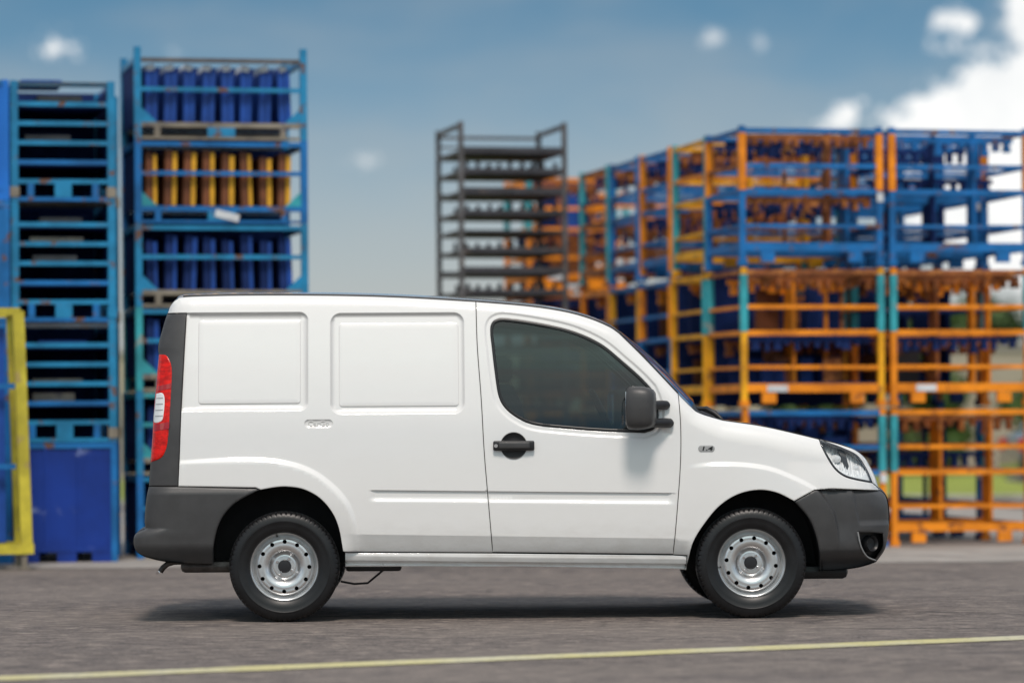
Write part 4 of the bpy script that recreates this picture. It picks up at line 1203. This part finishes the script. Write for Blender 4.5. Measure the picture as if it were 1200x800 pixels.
# ---- far-left stack of slatted racks on a closed container
def slat_rack(root, w_, d_, h_, seed=0):
    rga = random.Random(seed + 11)
    t = 0.058
    for x in (0, w_ - t):
        for y in (0, d_ - t): bx(root, 'post', x, x + t, y, y + t, 0.0, h_ - 0.004, M_CYAN)
        for y in (0,): bx(root, 'foot', x - .008, x + t + .008, y - .008, y + t + .008, 0.03, 0.11, M_TAN if seed != 1 else M_CYAN)
    z0 = 0.17
    bx(root, 'base_rail', t, w_ - t, 0.004, 0.05, 0.135, z0, M_CYAN)
    bx(root, 'base_rail', t, w_ - t, 0.004, 0.05, 0.0, 0.03, M_BLUE if seed else M_CYAN)
    bx(root, 'base_block', w_ * 0.42, w_ * 0.58, 0.002, 0.055, 0.03, 0.135, M_CYAN)
    for x in (0.13, w_ - 0.18): bx(root, 'base_block', x, x + 0.05, 0.002, 0.055, 0.03, 0.135, M_BLUE)
    bx(root, 'dark_gap_sheet', t, w_ - t, d_ - 0.06, d_ - 0.045, 0.0, z0 - 0.02, M_NAVY)  # dark sheet added at the rear to darken the open fork gap
    for k in range(5):
        z = z0 + 0.115 + k * 0.152
        bx(root, 'slat', t, w_ - t, 0.006, 0.036, z, z + 0.036, M_CYAN if k else M_BLUE)
        bx(root, 'side_slat', 0.012, 0.036, t, d_ - t, z, z + 0.036, M_BLUE); bx(root, 'side_slat', w_ - .036, w_ - .012, t, d_ - t, z, z + 0.036, M_BLUE)
        if k in (1, 3) or (k + seed) % 3 == 0:
            x0 = t + rga.uniform(0, .25); bx(root, 'load', x0, x0 + rga.uniform(.2, .42), 0.09, 0.5, z + 0.012, z + rga.uniform(.05, .10), rga.choice([M_SHEETB, M_GREY, M_ROYAL, M_TAN]))
        if k in (0, 3): bx(root, 'shelf', t, w_ - t, 0.06, d_ - 0.06, z - 0.012, z + 0.008, M_NAVY)
    bx(root, 'top_rail', t, w_ - t, 0.006, 0.046, h_ - 0.05, h_ - 0.012, M_GREY)
    bx(root, 'floor_sheet', t, w_ - t, 0.05, d_ - 0.05, z0 - 0.02, z0 - 0.01, M_NAVY)
    bx(root, 'back_sheet', t, w_ - t, d_ - 0.06, d_ - 0.045, z0, h_ - 0.006, M_NAVY)
    bx(root, 'side_sheet', 0.040, 0.050, t, d_ - t, z0, h_ - 0.06, M_NAVY); bx(root, 'side_sheet', w_ - 0.050, w_ - 0.040, t, d_ - t, z0, h_ - 0.06, M_NAVY)
AW = 0.815
AX, AD, AH = -3.105 - AW * math.cos(YAW), 27.7 - AW * math.sin(YAW), 0.943
aw = ['resting on the royal blue container', 'in the middle, between two like it', 'topmost of the stack above the yellow trolley']
for k in range(3):
    r = place('slat_rack', AX, AD, 0, 0, 0.004 + (k + 1) * AH, f'cyan slatted rack with navy inside, {aw[k]}', 'rack', 'slatted racks above the container')
    slat_rack(r, AW, 1.1, AH, k)
M_BRIGHT = mat('container_bright_blue', (0.012, 0.17, 0.62), 0.4, var=0.15, vscale=2)
def container(root, w_, d_, h_, m, label_marks=True):
    z0 = 0.13
    bx(root, 'front_wall', 0.03, w_ - 0.03, 0.012, 0.04, z0, h_ - 0.05, m); bx(root, 'back_wall', 0.03, w_ - 0.03, d_ - 0.04, d_ - 0.012, z0, h_ - 0.05, m)
    bx(root, 'side_wall', 0.012, 0.04, 0.042, d_ - 0.042, z0, h_ - 0.05, m); bx(root, 'side_wall', w_ - 0.04, w_ - 0.012, 0.042, d_ - 0.042, z0, h_ - 0.05, m)
    bx(root, 'floor_sheet', 0.04, w_ - 0.04, 0.04, d_ - 0.04, z0, z0 + 0.02, m)
    for x in (0, w_ - 0.05):
        for y in (0, d_ - 0.05): bx(root, 'corner_post', x, x + 0.05, y, y + 0.05, 0.0, h_ - 0.004, M_BLUE if m is not M_BRIGHT else m)
    for y in (0.0, d_ - 0.045): bx(root, 'rim', 0.05, w_ - 0.05, y, y + 0.045, h_ - 0.05, h_ - 0.008, M_BLUE); bx(root, 'base_rail', 0.05, w_ - 0.05, y, y + 0.045, z0 - 0.05, z0, m)
    for x in (0.0, w_ - 0.045): bx(root, 'rim', x, x + 0.045, 0.05, d_ - 0.05, h_ - 0.05, h_ - 0.008, M_BLUE)
    for x in (0.05, w_ * 0.42, w_ - 0.20): bx(root, 'base_block', x, x + 0.15, 0.005, 0.06, 0.0, z0 - 0.05, m)
    for x in (w_ * 0.30, w_ * 0.62): bx(root, 'rib', x, x + 0.03, 0.0, 0.012, z0, h_ - 0.05, m)
M_CONT = mat('container_blue', (0.005, 0.034, 0.25), 0.4, var=0.3, vscale=1.6, col2=(0.20, 0.26, 0.50), lo=0.60, hi=0.72)
for k in range(3):
    r = place('slat_rack', AX, AD, 0.16, 1.26, 0.004 + (k + 1) * AH, f'blue slatted rack half hidden behind the front pile, {["lowest", "middle", "topmost"][k]} of three like it', 'rack', 'slatted racks hidden behind the front pile')
    slat_rack(r, AW, 1.0, AH, k + 4)
r = place('container', AX, AD, 0.16, 1.26, 0.004, 'navy container hidden behind the royal blue one', 'container', None)
container(r, AW, 1.0, AH, M_NAVY)
r = place('container', AX, AD, 0.0, 0, 0.004, 'royal blue closed steel container with scuffed white patches under the slatted racks', 'container', None)
container(r, AW, 1.1, AH, M_CONT)
# neighbouring pile at the edge, mostly out of the picture: bright blue panels
for k in range(4):
    r = place('container', AX, AD, -0.995, -0.05, 0.004 + k * AH, f'bright blue sided container at the far edge, {["lowest", "second up", "third up", "topmost"][k]} of its pile', 'container', 'bright blue containers at the edge')
    container(r, 0.98, 1.1, AH, M_BRIGHT if k == 3 else M_BLUE)

# ---- yellow trolley
r = place('trolley', -3.64 - 1.1 * math.cos(YAW), 26.35 - 1.1 * math.sin(YAW), 0, 0, 0.004, 'yellow steel trolley frame on short legs holding dark blue panels', 'trolley', None)
lean = 0.06
for x in (0.0, 1.05):
    for y in (0.0, 0.62):
        bx(r, 'post', x - .01, x + 0.075, y, y + 0.062, 0.13, 1.93, M_YEL, (0, R(-1.7), 0))
for y in (0.0, 0.62):
    bx(r, 'bottom_rail', -0.01, 1.16, y + .003, y + 0.058, 0.115, 0.19, M_YEL)
    bx(r, 'top_rail', -0.05, 1.07, y + .003, y + 0.058, 1.90, 1.955, M_YEL)
for x in (0.02, 1.07): bx(r, 'cross_rail', x, x + .05, 0.06, 0.62, 0.12, 0.17, M_YEL)
for x in (-0.04, 1.01): bx(r, 'cross_rail', x, x + .045, 0.06, 0.62, 1.905, 1.95, M_YEL)
for z in (0.75, 1.35): bx(r, 'shelf_rail', 0.06, 1.03, 0.02, 0.05, z, z + 0.04, M_BLUE)
for k in range(4): bx(r, 'panel', 0.08, 0.96, 0.12 + k * 0.12, 0.15 + k * 0.12, 0.20, 1.80, M_ROYAL if k == 0 else M_NAVY)
for x in (0.06, 1.09):
    for y in (0.04, 0.64):
        bx(r, 'leg', x - 0.022, x + 0.022, y - 0.022, y + 0.022, 0.012, 0.118, M_TAN)
        bx(r, 'foot_plate', x - 0.045, x + 0.045, y - 0.045, y + 0.045, 0.0, 0.012, M_TAN)

# ---- beyond the yard
M_GRASS = mat('grass', (0.22, 0.27, 0.04), 0.95, var=0.3, vscale=0.6, col2=(0.33, 0.34, 0.06), lo=0.45, hi=0.7, bump=0.6, bscale=20)
sheet('grass_verge', [(-200, 24.3), (200, 26.3), (200, 47.0), (-200, 47.0)], 0.008, M_GRASS)
kb = obj('kerb', rbox_mesh('kerb', (400, 0.14, 0.10), 0.02, mat('kerb_concrete', (0.34, 0.33, 0.31), 0.85, var=0.2, vscale=2), 2, (0, 25.2, 0.05))); tag(kb, kind='structure')
kb.rotation_euler = (0, 0, math.atan2(2.0, 400))
M_WALL = mat('beige_render', (0.40, 0.35, 0.27), 0.9, var=0.15, vscale=0.5, col2=(0.30, 0.27, 0.22), lo=0.55, hi=0.75)
wl = empty('perimeter_wall', (0, 48.0, 0)); tag(wl, 'long low beige rendered perimeter wall beyond the grass verge', 'wall')
for k in range(16):
    x = -48 + k * 6
    bx(wl, 'wall_panel', x + 0.16, x + 5.84, 0.05, 0.25, 0, 2.35, M_WALL)
    bx(wl, 'pillar', x - 0.16, x + 0.16, 0.0, 0.30, 0, 2.5, M_WALL)
    bx(wl, 'coping', x + 0.16, x + 5.84, 0.0, 0.30, 2.352, 2.45, M_CONC)

M_LEAF = mat('leaf_green', (0.055, 0.105, 0.022), 0.6, var=0.45, vscale=1.6, col2=(0.11, 0.16, 0.03), lo=0.5, hi=0.65)
M_BARK = mat('bark', (0.10, 0.075, 0.055), 0.9, var=0.3, vscale=6)
def tree(x, y, h, rad, seed, label):
    rg = random.Random(seed)
    small = h < 3
    root = empty('shrub' if small else 'leafy_tree', (x, y, 0)); tag(root, label, 'shrub' if small else 'tree', 'shrubs in front of the wall' if small else 'trees behind the perimeter wall')
    lk = 0.45 if small else 1.0
    th = h * 0.45
    path = [(0, 0, -0.05), (0.05, 0.02, th * .5), (0.0, 0.06, th), (0.1, 0.0, h * 0.75)]
    tr = obj('trunk', tube_mesh('trunk', path, [0.22 * lk, 0.17 * lk, 0.13 * lk, 0.05 * lk], M_BARK, 10), root)
    lob = []
    for k in range(13):
        a = rg.uniform(0, 6.28); rr = rad * rg.uniform(0.15, 0.75); z = h * rg.uniform(0.42 * lk, 0.88)
        lob.append(Vector((rr * math.cos(a), rr * math.sin(a), z)))
        if k < 7:
            b = lob[-1]
            obj('limb', tube_mesh('limb', [(0.02, 0.03, th * rg.uniform(.7, 1.0)), tuple((Vector((0, 0, th)) + b) * 0.5 + Vector((0, 0, .1))), tuple(b)], [0.08 * lk, 0.055 * lk, 0.02], M_BARK, 6), root)
    V, F = [], []
    for k in range(5200):
        c = rg.choice(lob); s = rad * 0.42
        u = Vector((rg.gauss(0, 1), rg.gauss(0, 1), rg.gauss(0, .8))); u = u.normalized() * s * (rg.random() ** 0.35)
        p = c + u
        n_ = (u.normalized() + Vector((rg.gauss(0, .6), rg.gauss(0, .6), rg.gauss(0.3, .6)))).normalized()
        t1 = n_.orthogonal().normalized(); t2 = n_.cross(t1); q = rg.uniform(0, 6.28); t1, t2 = t1 * math.cos(q) + t2 * math.sin(q), t2 * math.cos(q) - t1 * math.sin(q)
        l = rg.uniform(0.09, 0.19) * (0.6 if small else 1); b = len(V)
        V += [p - t1 * l, p + t2 * l * .45 + n_ * .02, p + t1 * l, p - t2 * l * .45 + n_ * .02]; F.append((b, b + 1, b + 2, b + 3))
    obj('crown', mesh_of('crown', V, F, M_LEAF, False), root)
tl_ = [(13.2, 52, 6.4, 2.6, 1, 'tall leafy tree behind the wall nearest the black car'), (17.4, 54, 7.4, 3.0, 2, 'broad leafy tree farther along the wall, beside the tallest one'), (22.5, 53, 6.0, 2.5, 3, 'small leafy tree at the far end of the wall'), (9.3, 55, 3.6, 1.6, 4, 'low leafy tree just rising over the wall behind the racks')]
for a in tl_: tree(*a)

for q, (x, y, lab) in enumerate(((5.6, 46.2, 'dark shrub against the wall, seen through the blue rack gap'), (7.6, 46.4, 'middle one of three shrubs against the beige wall'), (9.9, 46.0, 'shrub against the wall nearest the parked black car'))):
    tree(x, y, 1.9 + 0.3 * (q % 2), 1.0, 20 + q, lab)
# ---- black car at the edge beyond the racks
M_CARB = mat('black_car_paint', (0.010, 0.010, 0.012), 0.3, coat=1.0)
car = empty('parked_car', (8.0, 23.0, 0.004), R(3)); tag(car, 'black hatchback parked beyond the racks beside the grass verge', 'car')
secs = []
prof = [(-2.05, .45, .62, .70), (-2.0, .30, .86, .78), (-1.7, .25, .98, .84), (-1.0, .22, 1.02, .87), (0, .22, 1.02, .88), (0.9, .22, .98, .87), (1.5, .25, .86, .83), (1.95, .32, .72, .74), (2.05, .42, .58, .62)]
rings = []
for x, z0, z1, hw in prof:
    zc, hz = (z0 + z1) / 2, (z1 - z0) / 2
    rings.append([(x, hw * math.copysign(abs(math.cos(a)) ** .45, math.cos(a)), zc + hz * math.copysign(abs(math.sin(a)) ** .5, math.sin(a))) for a in [2 * math.pi * k / 24 for k in range(24)]])
obj('body', loft_mesh('body', rings, M_CARB, True, True, 50), car)
rings = []
for z, x0, x1, hw in ((0.95, -1.85, 0.95, .80), (1.2, -1.62, 0.62, .74), (1.40, -1.35, 0.25, .66), (1.47, -1.05, 0.0, .56)):
    xc, hx = (x0 + x1) / 2, (x1 - x0) / 2
    rings.append([(xc + hx * math.copysign(abs(math.cos(a)) ** .4, math.cos(a)), hw * math.copysign(abs(math.sin(a)) ** .4, math.sin(a)), z) for a in [2 * math.pi * k / 32 for k in range(32)]])
obj('greenhouse', loft_mesh('greenhouse', rings, mat('car_glass', (0.012, 0.015, 0.018), 0.08, coat=1.0), True, True, 50), car)
wt = lathe_mesh('wheel', [(0.0, -0.085), (0.06, -0.088), (0.19, -0.08), (0.2, -0.095), (0.27, -0.095), (0.305, -0.075), (0.31, 0.0), (0.305, 0.075), (0.2, 0.09), (0, 0.08)], M_RUBBER, 40)
wr = lathe_mesh('rim', [(0.0, 0.0), (0.06, -0.006), (0.185, 0.0), (0.19, 0.02)], M_STEEL, 32)
for x in (-1.28, 1.25):
    for s in (-1, 1):
        k = obj('wheel', wt, car); k.location = (x, s * 0.79, 0.31); k.rotation_euler = (0, 0, 0 if s < 0 else R(180))
        q = obj('rim', wr, k); q.location = (0, -0.092, 0)
for s in (-1, 1): bx(car, 'tail_light', -2.06, -1.95, s * .62 - .1, s * .62 + .1, .68, .82, M_RED)
